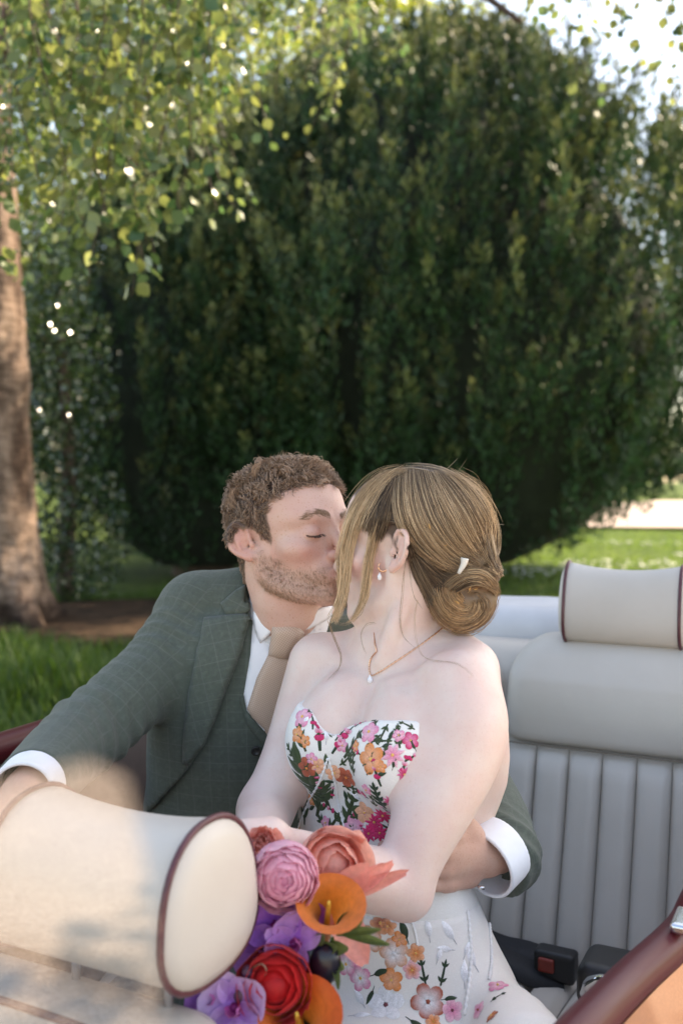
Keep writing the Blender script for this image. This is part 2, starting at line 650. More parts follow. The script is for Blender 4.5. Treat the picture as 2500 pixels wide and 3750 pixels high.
blades('long_grass', xy, hh, .006, .45, (.022, .060, .010), (.085, .145, .025), 'long green meadow grass growing beside the birch trunk')
n = 26000
y = 7.5 + 20 * rng.random(n) ** 1.4
x = lerp(.06, .40, rng.random(n)) * y
xy = np.stack([x, y], 1)
blades('lawn_grass', xy, .03 + .05 * rng.random(n), .008, .5, (.05, .105, .018), (.14, .21, .05), 'short mown lawn grass in front of the gravel path')
# daisies scattered on the lawn
n = 600
y = 12.5 + 7 * rng.random(n)
x = lerp(.15, .36, rng.random(n)) * y
k = vnoise(np.stack([x, y, x * 0], 1), .5) > -.02
b = np.stack([x, y, .08 + .04 * rng.random(n)], 1)[k]
dv = A([[math.cos(t) * r, math.sin(t) * r, z] for r, z in ((.024, .0), (.010, .006)) for t in np.arange(6) * math.pi / 3])
df = A([[i, (i + 1) % 6, 6 + (i + 1) % 6, 6 + i] for i in range(6)])
Vd, Fd = scatter_mesh(dv, df, b, rand_rot(len(b), (0, -.3, 1), .3), .8 + .5 * rng.random(len(b)))
obj('daisy', mesh_np('daisy', Vd, Fd), simple('white_petal', (.5, .5, .48, 1), .7, .05), label='tiny white daisies dotted over the lawn', cat='daisies', kind='stuff')
print('ground', time.time() - T0)
# ================================================================ TREES
LEAF2 = A([[0, 0, 0], [.34, .5, .04], [0, .5, -.05], [-.34, .5, .04], [0, 1, 0]])
LEAF2F = A([[0, 1, 4, 2], [0, 2, 4, 3]])
LEAF3 = A([[0, 0, 0], [.34, .5, .05], [0, 1, 0], [-.34, .5, .02]])
LEAF3F = A([[0, 1, 2, 3]])
M_BARK_DARK = simple('dark_bark', (.06, .04, .028, 1), .9, .4, 12, .02, 20)
M_YEW = leaf_mat('yew_needles', .12, .5, .3)
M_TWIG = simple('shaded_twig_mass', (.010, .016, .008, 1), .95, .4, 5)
def yew(name, label, c, r, n_pl, seed, lean=.25, skew=0.0):
    g = np.random.default_rng(seed)
    t = thing(name, label, 'tree', (c[0], c[1], 0), group='yews behind the car')
    # dark inner core; the shade between plumes is put into its colour
    def crown_r(z):
        k = (z - .15) / (2 * r[2])
        return np.clip(np.sin(np.pi * np.clip(k, 0, 1) ** .72) ** .55, .05, 1)
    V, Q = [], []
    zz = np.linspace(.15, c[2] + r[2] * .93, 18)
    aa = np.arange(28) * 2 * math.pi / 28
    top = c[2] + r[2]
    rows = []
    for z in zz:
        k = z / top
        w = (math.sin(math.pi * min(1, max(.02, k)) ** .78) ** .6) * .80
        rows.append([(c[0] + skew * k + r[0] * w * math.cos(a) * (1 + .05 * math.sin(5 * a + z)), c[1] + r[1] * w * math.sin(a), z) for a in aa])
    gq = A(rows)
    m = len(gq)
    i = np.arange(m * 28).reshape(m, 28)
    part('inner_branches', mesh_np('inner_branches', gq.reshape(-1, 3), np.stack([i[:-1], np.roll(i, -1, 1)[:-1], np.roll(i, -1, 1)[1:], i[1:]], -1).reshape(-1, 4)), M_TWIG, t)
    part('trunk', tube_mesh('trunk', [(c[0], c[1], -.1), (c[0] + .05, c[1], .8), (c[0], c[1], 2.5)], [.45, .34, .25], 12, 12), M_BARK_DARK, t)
    # plumes: upright sprays over the crown surface facing the open side
    k = g.random(n_pl) ** .85
    a = -math.pi / 2 + (g.random(n_pl) - .5) * 4.4
    w = np.sin(np.pi * np.clip(k, .02, 1) ** .78) ** .6
    bump = 1 + .085 * np.sin(7 * a + 3 * np.sin(k * 5)) + .06 * np.sin(13 * a - 9 * k + seed) + .10 * (g.random(n_pl) - .5)
    base = np.stack([c[0] + skew * k + r[0] * w * np.cos(a) * bump, c[1] + r[1] * w * np.sin(a) * bump, k * top], 1)
    ln = (.9 + 1.1 * g.random(n_pl)) * (1.0 - .55 * k ** 2)
    out = np.stack([np.cos(a), np.sin(a), 0 * a], 1)
    ax = nrm(A([0, 0, 1.0]) + out * (.30 - .28 * k)[:, None] + .16 * g.normal(size=(n_pl, 3)))
    ns = 88
    s = g.random((n_pl, ns)) ** .8
    prof = .145 * np.sin(np.pi * np.clip(s * .92 + .04, 0, 1)) ** .7 * (1 - .45 * s)
    dirs = nrm(g.normal(size=(n_pl, ns, 3)))
    P = base[:, None] + ax[:, None] * (ln[:, None] * s)[..., None] + dirs * (prof * (.45 + .55 * g.random((n_pl, ns))))[..., None]
    upv = nrm(ax[:, None] * .9 + dirs * .8 + A([0, 0, .25]))
    N = n_pl * ns
    P, upv = P.reshape(N, 3), upv.reshape(N, 3)
    sd = nrm(np.cross(upv, g.normal(size=(N, 3))))
    L = (.060 + .062 * g.random(N))[:, None]
    w_ = L * .17
    Vv = np.stack([P - upv * L * .1, P + sd * w_ + upv * L * .45, P + upv * L, P - sd * w_ + upv * L * .45], 1).reshape(-1, 3)
    me = mesh_np('crown', Vv, np.arange(N * 4).reshape(N, 4), smooth=False)
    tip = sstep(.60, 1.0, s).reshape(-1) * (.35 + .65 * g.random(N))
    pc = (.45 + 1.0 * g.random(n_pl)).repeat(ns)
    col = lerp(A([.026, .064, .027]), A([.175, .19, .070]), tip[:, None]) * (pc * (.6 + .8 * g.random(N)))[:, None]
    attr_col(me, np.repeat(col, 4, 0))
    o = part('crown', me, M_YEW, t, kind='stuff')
    return t
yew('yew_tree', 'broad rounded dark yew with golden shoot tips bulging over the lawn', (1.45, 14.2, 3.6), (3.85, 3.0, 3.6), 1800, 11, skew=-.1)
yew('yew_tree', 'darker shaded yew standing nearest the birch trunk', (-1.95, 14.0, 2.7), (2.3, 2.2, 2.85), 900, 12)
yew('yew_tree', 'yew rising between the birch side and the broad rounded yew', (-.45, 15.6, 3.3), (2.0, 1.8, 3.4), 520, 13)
M_FAR = leaf_mat('distant_leaves', .2, .5, .3)
def hedge():
    g = np.random.default_rng(77)
    t = thing('hedge', 'distant dark hedge beyond the gravel path', 'hedge', (27, 78, 0))
    pp_ = [A([lerp(12, 48, g.random()), 78 + 3 * g.random(), 0]) + A([0, 0, 1]) * (1 + 4.5 * g.random()) for _ in range(70)]
    P_, R_, S_2 = [], [], []
    for c in pp_:
        d = nrm(g.normal(size=(120, 3)))
        P_.append(c + d * A([2.0, 1.2, 1.5]) * g.random((120, 1)) ** .5)
    P_ = np.concatenate(P_)
    V, F = scatter_mesh(LEAF2, LEAF2F, P_, rand_rot(len(P_), None, 1, g), np.full(len(P_), .75))
    me = mesh_np('foliage', V, F)
    attr_col(me, np.repeat(lerp(A([.02, .04, .02]), A([.06, .09, .03]), g.random((len(P_), 1))), 5, 0))
    part('foliage', me, M_FAR, t, kind='stuff')
# ---- glossy holly beside the birch
M_HOLLY = leaf_mat('holly_leaf', .12, .16, .8)
LEAF = A([[0, 0, 0], [.30, .30, .02], [.36, .55, .03], [.20, .82, .0], [0, 1.0, -.05], [-.20, .82, .0], [-.36, .55, .03], [-.30, .30, .02], [0, .5, -.05]])
LEAFF = A([[0, 1, 8, 7], [1, 2, 3, 8], [8, 3, 4, 5], [7, 8, 5, 6]])
def leaf_cloud(g, n, cen, rad, size, hollow=.5, up=None):
    d = nrm(g.normal(size=(n, 3)))
    rr = (hollow + (1 - hollow) * g.random(n) ** .6)[:, None]
    p = A(cen) + d * rr * A(rad)
    return p, rand_rot(n, up, .9, g), size * (.7 + .6 * g.random(n))
def cloud_mesh(name, p, R, s, c0, c1, g, power=1.0):
    V, F = scatter_mesh(LEAF, LEAFF, p, R, s)
    me = mesh_np(name, V, F)
    c = lerp(A(c0), A(c1), (g.random((len(p), 1))) ** power) * (.75 + .5 * g.random((len(p), 1)))
    attr_col(me, np.repeat(c, 9, 0))
    return me
hedge()
g = np.random.default_rng(21)
holly = thing('holly_bush', 'glossy dark holly bush glinting beside the birch trunk', 'bush', (-2.95, 10.4, 0))
part('stem', tube_mesh('stem', [(-2.95, 10.6, -.1), (-2.9, 10.6, 1.5), (-3.0, 10.6, 3.0)], [.10, .08, .04], 8, 10), M_BARK_DARK, holly)
pl = [leaf_cloud(g, 1500, (-2.95 + dx * .8, 10.4 + dy, z * .93), (rx * .8, .7, rz), .055, .35) for dx, dy, z, rx, rz in ((-.1, 0, 3.6, .55, .9), (.1, .1, 2.5, .7, .9), (-.25, 0, 1.3, .7, .9), (.3, .2, .8, .6, .8), (-.6, .3, 2.9, .5, 1.0))]
part('foliage', cloud_mesh('foliage', *[np.concatenate(x) for x in zip(*pl)], (.012, .030, .010), (.045, .080, .026), g), M_HOLLY, holly, kind='stuff')
# ---- sunlit beech beyond
M_BEECH = leaf_mat('beech_leaf', .55, .25, .6)
g = np.random.default_rng(22)
beech = thing('beech_tree', 'tall sunlit yellow-green beech rising behind the yews', 'tree', (-4.5, 22, 0))
part('trunk', tube_mesh('trunk', [(-4.5, 22, -.2), (-4.4, 22, 3), (-4.2, 22, 7), (-3.8, 22, 12)], [.55, .42, .32, .16], 12, 20), simple('grey_beech_bark', (.13, .12, .10, 1), .9, .3, 8, .01, 30), beech)
for a, b in (((-4.4, 22, 4), (-7.5, 21, 8)), ((-4.3, 22, 5), (-1.0, 20.5, 9)), ((-4.2, 22, 7), (1.0, 20.5, 11.5)), ((-4.2, 22, 6), (-6, 20, 11))):
    part('limb', tube_mesh('limb', [a, lerp(A(a), A(b), .5) + A([0, 0, .4]), b], [.2, .13, .05], 8, 14), M_BARK_DARK, beech)
cl = []
for i in range(150):
    c = A([lerp(-10.5, 1.6, g.random()), lerp(18.0, 24, g.random()), lerp(1.6, 13.5, g.random() ** .9)])
    cl.append(leaf_cloud(g, 380, c, (1.25, 1.0, .75), .165, .1, (0, -.3, 1)))
for c in ((.6, 19, 9.6), (1.9, 19, 9.2), (2.8, 19.5, 8.6), (1.2, 19, 8.3), (2.2, 19.4, 10.2), (-.5, 18.6, 7.6), (.2, 18.8, 10.6), (-6.6, 18, 7.5), (-7.2, 18.5, 6.4), (-6.2, 18, 5.2), (-6.4, 18.4, 8.6), (-5.6, 18, 6.4), (-6.0, 18, 4.0)):
    cl.append(leaf_cloud(g, 600, c, (1.3, 1.0, .9), .14, .1, (0, -.3, 1)))
_p, _r, _s = [np.concatenate(x) for x in zip(*cl)]
V, F = scatter_mesh(LEAF3, LEAF3F, _p, _r, _s)
me = mesh_np('crown', V, F)
attr_col(me, np.repeat(lerp(A([.10, .16, .03]), A([.30, .33, .08]), g.random((len(_p), 1))) * (.75 + .5 * g.random((len(_p), 1))), 4, 0))
part('crown', me, M_BEECH, beech, kind='stuff')
# ---- birch: trunk at the picture's edge, limbs, hanging twigs
mb = Mt('birch_bark')
mb.set(rough=.85, spec=.2)
tc = mb.n('ShaderNodeMapping')
tc.inputs['Scale'].default_value = (1, 1, .35)
mb.l(mb.pos(), tc.inputs[0])
b1 = mb.ramp(mb.noise(3.4, 7, .62, tc.outputs[0]), [(.38, (.075, .045, .032, 1)), (.50, (.24, .165, .125, 1)), (.72, (.36, .265, .21, 1))])
tc2 = mb.n('ShaderNodeMapping')
tc2.inputs['Scale'].default_value = (1, 1, 5.5)
mb.l(mb.pos(), tc2.inputs[0])
b2 = mb.ramp(mb.noise(7, 5, .6, tc2.outputs[0]), [(.40, (.50, .46, .43, 1)), (.55, (1, 1, 1, 1))])
gz = mb.n('ShaderNodeSeparateXYZ')
mb.l(mb.pos(), gz.inputs[0])
rough_base = mb.ramp(mb.math('ADD', mb.math('MULTIPLY', gz.outputs[2], .55), mb.math('MULTIPLY', mb.noise(4.5, 6), .9)), [(.50, (.10, .07, .05, 1)), (.72, (1, 1, 1, 1))])
mb.base(mb.mix(mb.mix(b1, b2, .9, 'MULTIPLY'), rough_base, .9, 'MULTIPLY'))
mb.bump(mb.noise(9, 8, .65, tc.outputs[0]), .05, .8)
M_BIRCH = mb.m
M_TWIGS = simple('brown_birch_twig', (.055, .030, .020, 1), .8, .3, 60)
M_BLEAF = leaf_mat('birch_leaf', .40, .25, .6)
birch = thing('birch_tree', 'birch with tan peeling trunk and hanging leafy twigs over the car', 'tree', (-3.06, 9.0, 0))
V, Q = sdf_mesh(lambda P: f_union([(f_chain([(-3.06, 9, -.2), (-3.06, 9, .35), (-3.08, 9, 1.3), (-3.13, 9, 2.6), (-3.24, 9, 4.6), (-3.3, 9, 7)], [.44, .36, .285, .265, .235, .19], 16), 0),
    (f_chain([(-2.95, 8.85, .5), (-2.68, 8.6, .02), (-2.5, 8.5, -.15)], [.14, .14, .10], 5), .15), (f_chain([(-3.2, 8.8, .5), (-3.5, 8.4, -.1)], [.14, .12], 4), .15), (f_chain([(-3.0, 9.1, .4), (-2.5, 9.25, -.12)], [.14, .10], 4), .15)])(P)
    + .05 * vnoise(P * A([1, 1, .45]), 7) + .02 * vnoise(P, 26), (-4.0, 7.9, -.2), (-2.2, 10, 7), .04)
part('trunk', mesh_np('trunk', V, Q), M_BIRCH, birch)
limbs = [[(-3.2, 9, 4.8), (-2.2, 7.6, 5.4), (-1.2, 6.2, 5.2), (-.2, 5.4, 4.9)], [(-3.15, 9, 4.0), (-2.6, 7.2, 4.6), (-2.0, 5.6, 4.7), (-1.3, 4.4, 4.4)], [(-3.25, 9, 5.2), (-1.6, 8.0, 6.0), (.2, 7.0, 5.3), (.9, 6.6, 4.55), (1.15, 6.4, 4.25)],
         [(.2, 7.0, 5.3), (.3, 6.6, 4.72), (-.15, 6.3, 4.25), (-.3, 6.1, 4.05)]]
for i, l in enumerate(limbs):
    part('limb', tube_mesh('limb', l, [[.10, .06, .035, .012], [.09, .06, .03, .012], [.10, .05, .028, .016], [.03, .026, .018, .008]][i], 8, 24), M_TWIGS, birch)
g = np.random.default_rng(31)
leafP, leafR, leafS = [], [], []
twig_all = []
def hanging(u0, v0, d, ln, n_leaf, drift, size=.054):
    a = W(u0, v0, d)
    p = [a]
    x = drift
    for i in range(1, 7):
        x += g.normal() * .13
        p.append(p[-1] + ln / 6 * nrm(A([x * (1 - i * .08), -.1 + g.normal() * .1, -1 + .02 * i])))
    q = cr(A(p), 14)
    twig_all.append(q)
    k = np.sort(g.random(n_leaf)) ** .85
    idx = k * 13
    i0 = np.clip(idx.astype(int), 0, 12)
    b = lerp(q[i0], q[i0 + 1], (idx - i0)[:, None])
    az = g.random(n_leaf) * 6.28
    out = np.stack([np.cos(az), np.sin(az), np.zeros(n_leaf)], 1)
    y = nrm(out * .75 + A([0, 0, -1.0]) * (.5 + .6 * g.random((n_leaf, 1))))
    z = nrm(np.cross(y, g.normal(size=(n_leaf, 3))))
    xx = np.cross(y, z)
    leafP.append(b + out * (.01 + .07 * g.random((n_leaf, 1)) ** 2) + A([0, 0, .03]) * g.normal(size=(n_leaf, 1)))
    leafR.append(np.stack([xx, y, z], 1))
    leafS.append(size * (.65 + .6 * g.random(n_leaf)))
for i in range(105):                                   # thick curtain at the left
    u = g.random() * 820
    lim = np.interp(u, [0, 150, 330, 450, 560, 700, 820], [820, 900, 1000, 1120, 950, 760, 560])
    d = 3.6 + 2.4 * g.random()
    ln = lim / FP * d * (.45 + .6 * g.random())
    hanging(u, -150 - 120 * g.random(), d, ln + .05 * d, 42, -.05 + .15 * g.random())
for i in range(34):                                   # thinner towards the middle
    u = 780 + g.random() * 620
    d = 4.6 + 2.4 * g.random()
    hanging(u, -160, d, (120 + 420 * g.random() ** 2) / FP * d + .05 * d, 20, g.normal() * .12)
for u, v, ln, dr in ((400, 500, 560, .05), (455, 520, 600, -.03), (330, 420, 500, .04), (610, 400, 520, -.05), (690, 300, 480, .0), (60, 300, 560, 0), (25, 500, 500, .0), (480, 560, 420, .1)):
    hanging(u, v, 3.7, ln / FP * 3.7, 22, dr, .058)
for u, ln, dr in ((1985, 190, .5), (2060, 330, .05), (2150, 260, .25), (2210, 330, .4), (2330, 420, .12), (2390, 250, .2), (2460, 320, .1), (2300, 200, -.3), (1930, 150, .1), (2120, 420, .1)):
    hanging(u, -90, 5.0, (ln + 60) / FP * 5.0, 15, dr, .055)
LP, LR, LS = [np.concatenate(x) for x in (leafP, leafR, leafS)]
V, q = tubes(A(twig_all), np.linspace(.0035, .0012, 14), 4)
part('twigs', mesh_np('twigs', V, q), M_TWIGS, birch, kind='stuff')
uv = proj(LP)
inv = (uv[:, 0] > 0) & (uv[:, 0] < 2500) & (uv[:, 1] > 0)
order = np.argsort(np.where(inv, LS / LP[:, 1], 0))[::-1]
big, rest = order[:300], order[300:]
cb, cy_ = A([.038, .090, .034]), A([.19, .22, .075])
lm = []
BL_ = LEAF * A([1.12, 1, 1])
for i in range(6):
    me = mesh_np('leaf', BL_ + A([[0, 0, .08 * (g.random() - .5) * (y > .3)] for y in BL_[:, 1]]), LEAFF)
    c = lerp(cb, cy_, [.05, .25, .4, .55, .75, .95][i])
    attr_col(me, np.tile(c, (9, 1)))
    me.materials.append(M_BLEAF)
    lm.append(me)
for i in big:
    o = obj('leaf', lm[int(g.integers(6))], None, birch)
    R = Matrix([[*LR[i][:, 0]], [*LR[i][:, 1]], [*LR[i][:, 2]]])
    R = Matrix(LR[i].T.tolist())
    o.matrix_parent_inverse = Matrix.Translation(-Vector(birch.location))
    o.location = LP[i]
    o.rotation_euler = R.to_euler()
    o.scale = (LS[i],) * 3
Vl, Fl = scatter_mesh(BL_, LEAFF, LP[rest], LR[rest], LS[rest])
me = mesh_np('leaves', Vl, Fl)
cc = lerp(cb, cy_, g.random((len(rest), 1))) * (.7 + .5 * g.random((len(rest), 1)))
attr_col(me, np.repeat(cc, 9, 0))
part('leaves', me, M_BLEAF, birch, kind='stuff')
# ---- unseen second birch, added so that its crown shades the car
CX = A([0, 1.45, .95]) + SUND * 9.3
b2t = thing('birch_tree', 'unseen tall birch added beside the driveway to shade the car', 'tree', (7.2, 4.6, 0))
part('trunk', tube_mesh('trunk', [(7.2, 4.6, -.1), (7.1, 4.6, 2.5), (6.8, 4.5, 5), (6.0, 4.4, 8.5)], [.24, .18, .15, .06], 12, 18), M_BIRCH, b2t)
for e in ((CX + A([-1, -.2, .2])), CX + A([0, 1.2, .5]), CX + A([.2, -1.2, .2])):
    part('limb', tube_mesh('limb', [(6.8, 4.5, 5.0), lerp(A([6.8, 4.5, 5.0]), e, .5) + A([0, 0, .25]), e], [.09, .06, .02], 8, 14), M_TWIGS, b2t)
cl = [leaf_cloud(g, 9000, CX + A([0, 0, z_]), (2.75, 2.5, .7), .125, .0, (0, 0, 1)) for z_ in (-.5, .2, .9)]
for tx, ty in ((-2.2, 5.2), (-1.6, 6.6), (-3.0, 7.4), (-2.4, 8.9), (-1.2, 5.0), (-3.4, 5.9), (-1.0, 8.0), (-4.3, 8.2), (-3.0, 9.2), (-1.7, 9.9), (-2.6, 4.9), (-3.2, 6.6), (-1.9, 5.9), (-2.8, 8.0), (-.9, 6.2), (-2.0, 7.4), (-1.5, 4.5)):  # extra leaf clumps added towards the sun to shade grass and trunk
    cl.append(leaf_cloud(g, 480, A([tx, ty, 0]) + SUND * ((.4827 * ty + 2.4) / .58 + g.random()), (.8, .75, .4), .125, .1, (0, 0, 1)))
_p, _r, _s = [np.concatenate(x) for x in zip(*cl)]
V, F = scatter_mesh(LEAF3, LEAF3F, _p, _r, _s)
me = mesh_np('crown', V, F)
attr_col(me, np.repeat(lerp(A([.05, .10, .025]), A([.16, .19, .05]), g.random((len(_p), 1))), 4, 0))
part('crown', me, M_BLEAF, b2t, kind='stuff')
print('trees', time.time() - T0)
# ================================================================ PEOPLE: shared builders
def frame_from(fwd, roll=0.0):
    """columns: left, forward, up"""
    f = nrm(fwd)
    l = nrm(np.cross([0, 0, 1.0], f))
    u = np.cross(f, l)
    l = -l if False else l
    c, s = math.cos(roll), math.sin(roll)
    return np.stack([l * c + u * s, f, u * c - l * s], 1)
def bound(f, c, r):
    g = lambda P: f(P)
    g.c, g.r = A(c, float), r
    return g
def head_local(male=True):
    j = 1.0 if male else 0.90
    seg = [
        (f_ell((0, -.012, .035), (.074, .100, .082)), 0),
        (f_ell((0, .032, .038), (.064, .060, .060)), .03),
        (f_ell((0, .034, -.045), (.053 * j, .058, .066)), .03),
        (f_chain([(.060 * j, -.004, -.035), (.055 * j, .004, -.074), (.036 * j, .046, -.102), (.010, .074, -.111)], [.013, .014, .014, .013], 8), .028),
        (f_ell((0, .080, -.108), (.021, .016, .017)), .018),
        (f_ell((.041, .058, -.026), (.023, .024, .019)), .022),
        (f_chain([(.052, .062, .022), (.034, .083, .025), (.012, .091, .019)], [.007, .009 if male else .006, .007], 6), .016),
        ('-', f_ell((.034, .106, .000), (.018, .017, .013)), .014),
        (f_ell((.033, .077, -.001), (.0150, .0140, .0135)), .004),
        (f_chain([(0, .088, .016), (0, .104, -.018), (0, .114, -.036)], [.007, .0085, .0105], 6), .012),
        (f_ell((.0125, .101, -.041), (.0085, .0100, .0080)), .006),
        (f_ell((0, .083, -.072), (.027, .018, .024)), .016),
        (f_chain([(.023, .090, -.0715), (.011, .100, -.0675), (0, .1015, -.0685)], [.003, .0052, .0052], 6), .004),
        (f_chain([(.023, .089, -.073), (.010, .098, -.0785), (0, .0995, -.0795)], [.003, .0062, .0066], 6), .004),
        ('-', f_chain([(.026, .0945, -.0725), (.012, .1065, -.0732), (0, .109, -.0735)], [.0016, .0022, .0022], 6), .003),
        # ear
        (bound(f_ear(), (.080, -.016, -.008), .06), .005),
    ]
    u = f_union(seg)
    def f(P):
        Q = P.copy()
        Q[:, 0] = np.abs(Q[:, 0])
        return u(Q)
    return f
def f_ear():
    c = A([.0765, -.014, -.006])
    # axes: e0 outward normal, e1 backwards in the ear's plane, e2 up in the ear's plane
    e2 = nrm([.04, -.26, 1.0])
    e1 = nrm(A([.50, -.86, 0]) - e2 * (A([.50, -.86, 0]) @ e2))
    e0 = np.cross(e1, e2)
    e0 = e0 if e0[0] > 0 else -e0
    pt = lambda b, u, o=0.0: c + e1 * b + e2 * u + e0 * o
    R = np.stack([e0, e1, e2], 1)
    helix = [pt(-.006, -.002, .002), pt(-.006, .018, .004), pt(.004, .030, .005), pt(.018, .027, .005), pt(.026, .010, .005), pt(.023, -.010, .004), pt(.012, -.024, .003), pt(.001, -.031, .003)]
    anti = [pt(.013, .016, .002), pt(.014, 0, .003), pt(.008, -.013, .003), pt(.001, -.018, .002)]
    it = [
        (f_ell(pt(.009, .001, 0), (.0042, .017, .029), R), 0),
        (f_chain(helix, [.0030, .0036, .0040, .0042, .0040, .0036, .0034, .0036], 14), .003),
        (f_ell(pt(.001, -.028, .001), (.0048, .0085, .0090), R), .005),
        (f_chain(anti, [.0030, .0034, .0032, .0024], 6), .003),
        (f_ell(pt(-.007, -.008, .002), (.005, .0045, .006), R), .004),
        ('-', f_ell(pt(.003, -.006, .006), (.0065, .0075, .0105), R), .003),
        ('-', f_chain([pt(.006, .022, .0055), pt(.016, .019, .0055), pt(.0195, .006, .0055), pt(.017, -.010, .005)], [.0022, .0026, .0026, .002], 8), .002),
    ]
    return f_union(it)
def hand_items(wrist, y, z, curl, thumb, mirror=False, s=1.0, spread=1.0):
    y = nrm(y)
    z = nrm(A(z, float) - y * (A(z, float) @ y))
    x = np.cross(y, z) * (-1 if mirror else 1)
    L = lambda a, b, c: A(wrist) + s * (x * a + y * b + z * c)
    it = [
        (f_chain([L(0, -.03, 0), L(0, .0, 0), L(.002, .03, 0), L(.0, .07, 0)], [.024 * s, .0235 * s, .020 * s, .016 * s], 6), .0),
        (f_chain([L(.026, .035, 0), L(.029, .085, 0)], [.013 * s, .0125 * s], 4), .014),
        (f_chain([L(.010, .03, .002), L(.010, .090, .002)], [.0135 * s, .012 * s], 4), .012),
        (f_chain([L(-.010, .03, .001), L(-.010, .086, .001)], [.0135 * s, .0115 * s], 4), .012),
        (f_chain([L(-.025, .025, -.002), L(-.028, .076, -.002)], [.013 * s, .0105 * s], 4), .012),
    ]
    for (bx, by, ln, r), cu in zip([(.030, .086, .072, .0090), (.010, .092, .080, .0092), (-.010, .088, .075, .0088), (-.029, .078, .058, .0078)], curl):
        pts, rad = [A([bx, by - .012, 0])], [r * 1.08]
        a = 0.0
        p = A([bx, by, 0])
        pts.append(p)
        rad.append(r * 1.05)
        dx = (bx * 1.2) * spread
        for fr, k in ((.46, .7), (.31, 1.0), (.23, .8)):
            a += cu * k
            p = p + ln * fr * A([dx * math.cos(a), math.cos(a), -math.sin(a)])
            pts.append(p)
            rad.append(r * (1.0 if fr > .4 else .93 if fr > .3 else .78))
        it.append((f_chain([L(*q) for q in pts], A(rad) * s, 10), .006))
    pts = [A([.020, .022, -.006])]
    for q in thumb:
        pts.append(A(q))
    it.append((f_chain([L(*q) for q in pts], A([.017, .0135, .0105, .0080]) * s, 9), .012))
    return it
def skin_mat(name, tint, freckle):
    m = Mt(name)
    m.set(rough=.48, spec=.35, sss=.12)
    m.b.inputs['Subsurface Radius'].default_value = (1.0, .35, .2)
    m.b.inputs['Subsurface Scale'].default_value = .006
    c = m.attr('Col')
    blot = m.ramp(m.noise(26, 4), [(.32, (.98, .88, .87, 1)), (.68, (1.02, 1.03, 1.03, 1))])
    c = m.mix(c, blot, .8, 'MULTIPLY')
    fr = m.ramp(m.noise(420, 2), [(.60, (1, 1, 1, 1)), (.72, (.80, .66, .56, 1))])
    c = m.mix(c, fr, freckle, 'MULTIPLY')
    m.base(c)
    m.bump(m.math('ADD', m.noise(900, 3), m.math('MULTIPLY', m.noise(140, 4), 1.5)), .0007, .4)
    return m.m
def fabric_mat(name, base, line, dark, pitch=.030, lw=.035):
    """worsted check: fine weave, thin light and dark window-pane lines, in cloth coordinates (attribute fab)"""
    m = Mt(name)
    m.set(rough=.82, spec=.2, sheen=.12)
    v = m.attr('fab', True)
    sp = m.n('ShaderNodeSeparateXYZ')
    m.l(v, sp.inputs[0])
    def lines(s, off, w, p):
        t = m.math('FRACT', m.math('ADD', m.math('DIVIDE', s, p), off))
        return m.math('LESS_THAN', m.math('ABSOLUTE', m.math('SUBTRACT', t, .5)), w)
    x, y = sp.outputs[0], sp.outputs[1]
    wx = lines(x, 0.0, .25, .0016)
    wy = lines(y, 0.0, .25, .0016)
    weave = m.math('MULTIPLY', m.math('ADD', wx, wy), .5)
    nz = m.noise(160, 4, vec=v)
    melange = m.ramp(m.math('ADD', m.math('MULTIPLY', nz, .7), m.math('MULTIPLY', weave, .3)), [(.35, tuple(c * .72 for c in base[:3]) + (1,)), (.75, tuple(c * 1.25 for c in base[:3]) + (1,))])
    band = m.math('MAXIMUM', lines(x, .25, .16, pitch), lines(y, .25, .16, pitch))
    c = m.mix(melange, tuple(k * .82 for k in base[:3]) + (1,), m.math('MULTIPLY', band, .45))
    dl = m.math('MAXIMUM', lines(x, .0, lw, pitch), lines(y, .0, lw, pitch))
    c = m.mix(c, dark, m.math('MULTIPLY', dl, .55))
    ll = m.math('MAXIMUM', lines(x, .5, lw * .7, pitch * 1.5), lines(y, .5, lw * .7, pitch * 1.5))
    c = m.mix(c, line, m.math('MULTIPLY', ll, .5))
    m.base(c)
    m.bump(m.math('ADD', m.math('MULTIPLY', weave, .6), m.noise(700, 3, vec=v)), .0006, .5)
    return m.m
def strands_obj(name, P, R, colr, mat, parent, k=3, **kw):
    """P (S,n,3), colr (S,n,3)"""
    V, q = tubes(P, R, k)
    me = mesh_np(name, V, q)
    attr_col(me, np.repeat(np.asarray(colr).reshape(-1, 3), k, axis=0))
    return part(name, me, mat, parent, **kw)
def hair_mat(name, rough=.42):
    m = Mt(name)
    m.set(rough=rough, spec=.45)
    m.b.inputs['Anisotropic'].default_value = .4
    m.base(m.attr('Col'))
    return m.m
# ================================================================ CAR
ca_ = math.radians(27)
CF, CS = A([-math.sin(ca_), -math.cos(ca_), 0]), A([-math.cos(ca_), math.sin(ca_), 0])    # car forward, car far side
CO = A([.459, 2.05, 0])
def C(s, f, z):
    return CO + CS * s + CF * f + A([0, 0, z])
car = thing('convertible_car', 'open maroon and orange-brown convertible car with pale cream leather seats', 'car', tuple(C(.17, .6, 0)))
M_LEA = Mt('cream_leather')
M_LEA.set(rough=.42, spec=.45)
M_LEA.base(M_LEA.ramp(M_LEA.noise(5, 5), [(.3, (.51, .462, .41, 1)), (.7, (.565, .52, .472, 1))]))
vv = M_LEA.n('ShaderNodeTexVoronoi', feature='SMOOTH_F1')
vv.inputs['Scale'].default_value = 900
M_LEA.l(M_LEA.pos(), vv.inputs['Vector'])
M_LEA.bump(M_LEA.math('ADD', vv.outputs['Distance'], M_LEA.math('MULTIPLY', M_LEA.noise(45, 5), 2.2)), .0007, .28)
M_LEA = M_LEA.m
M_PIPE = simple('maroon_piping', (.085, .022, .030, 1), .4, .2, 60)
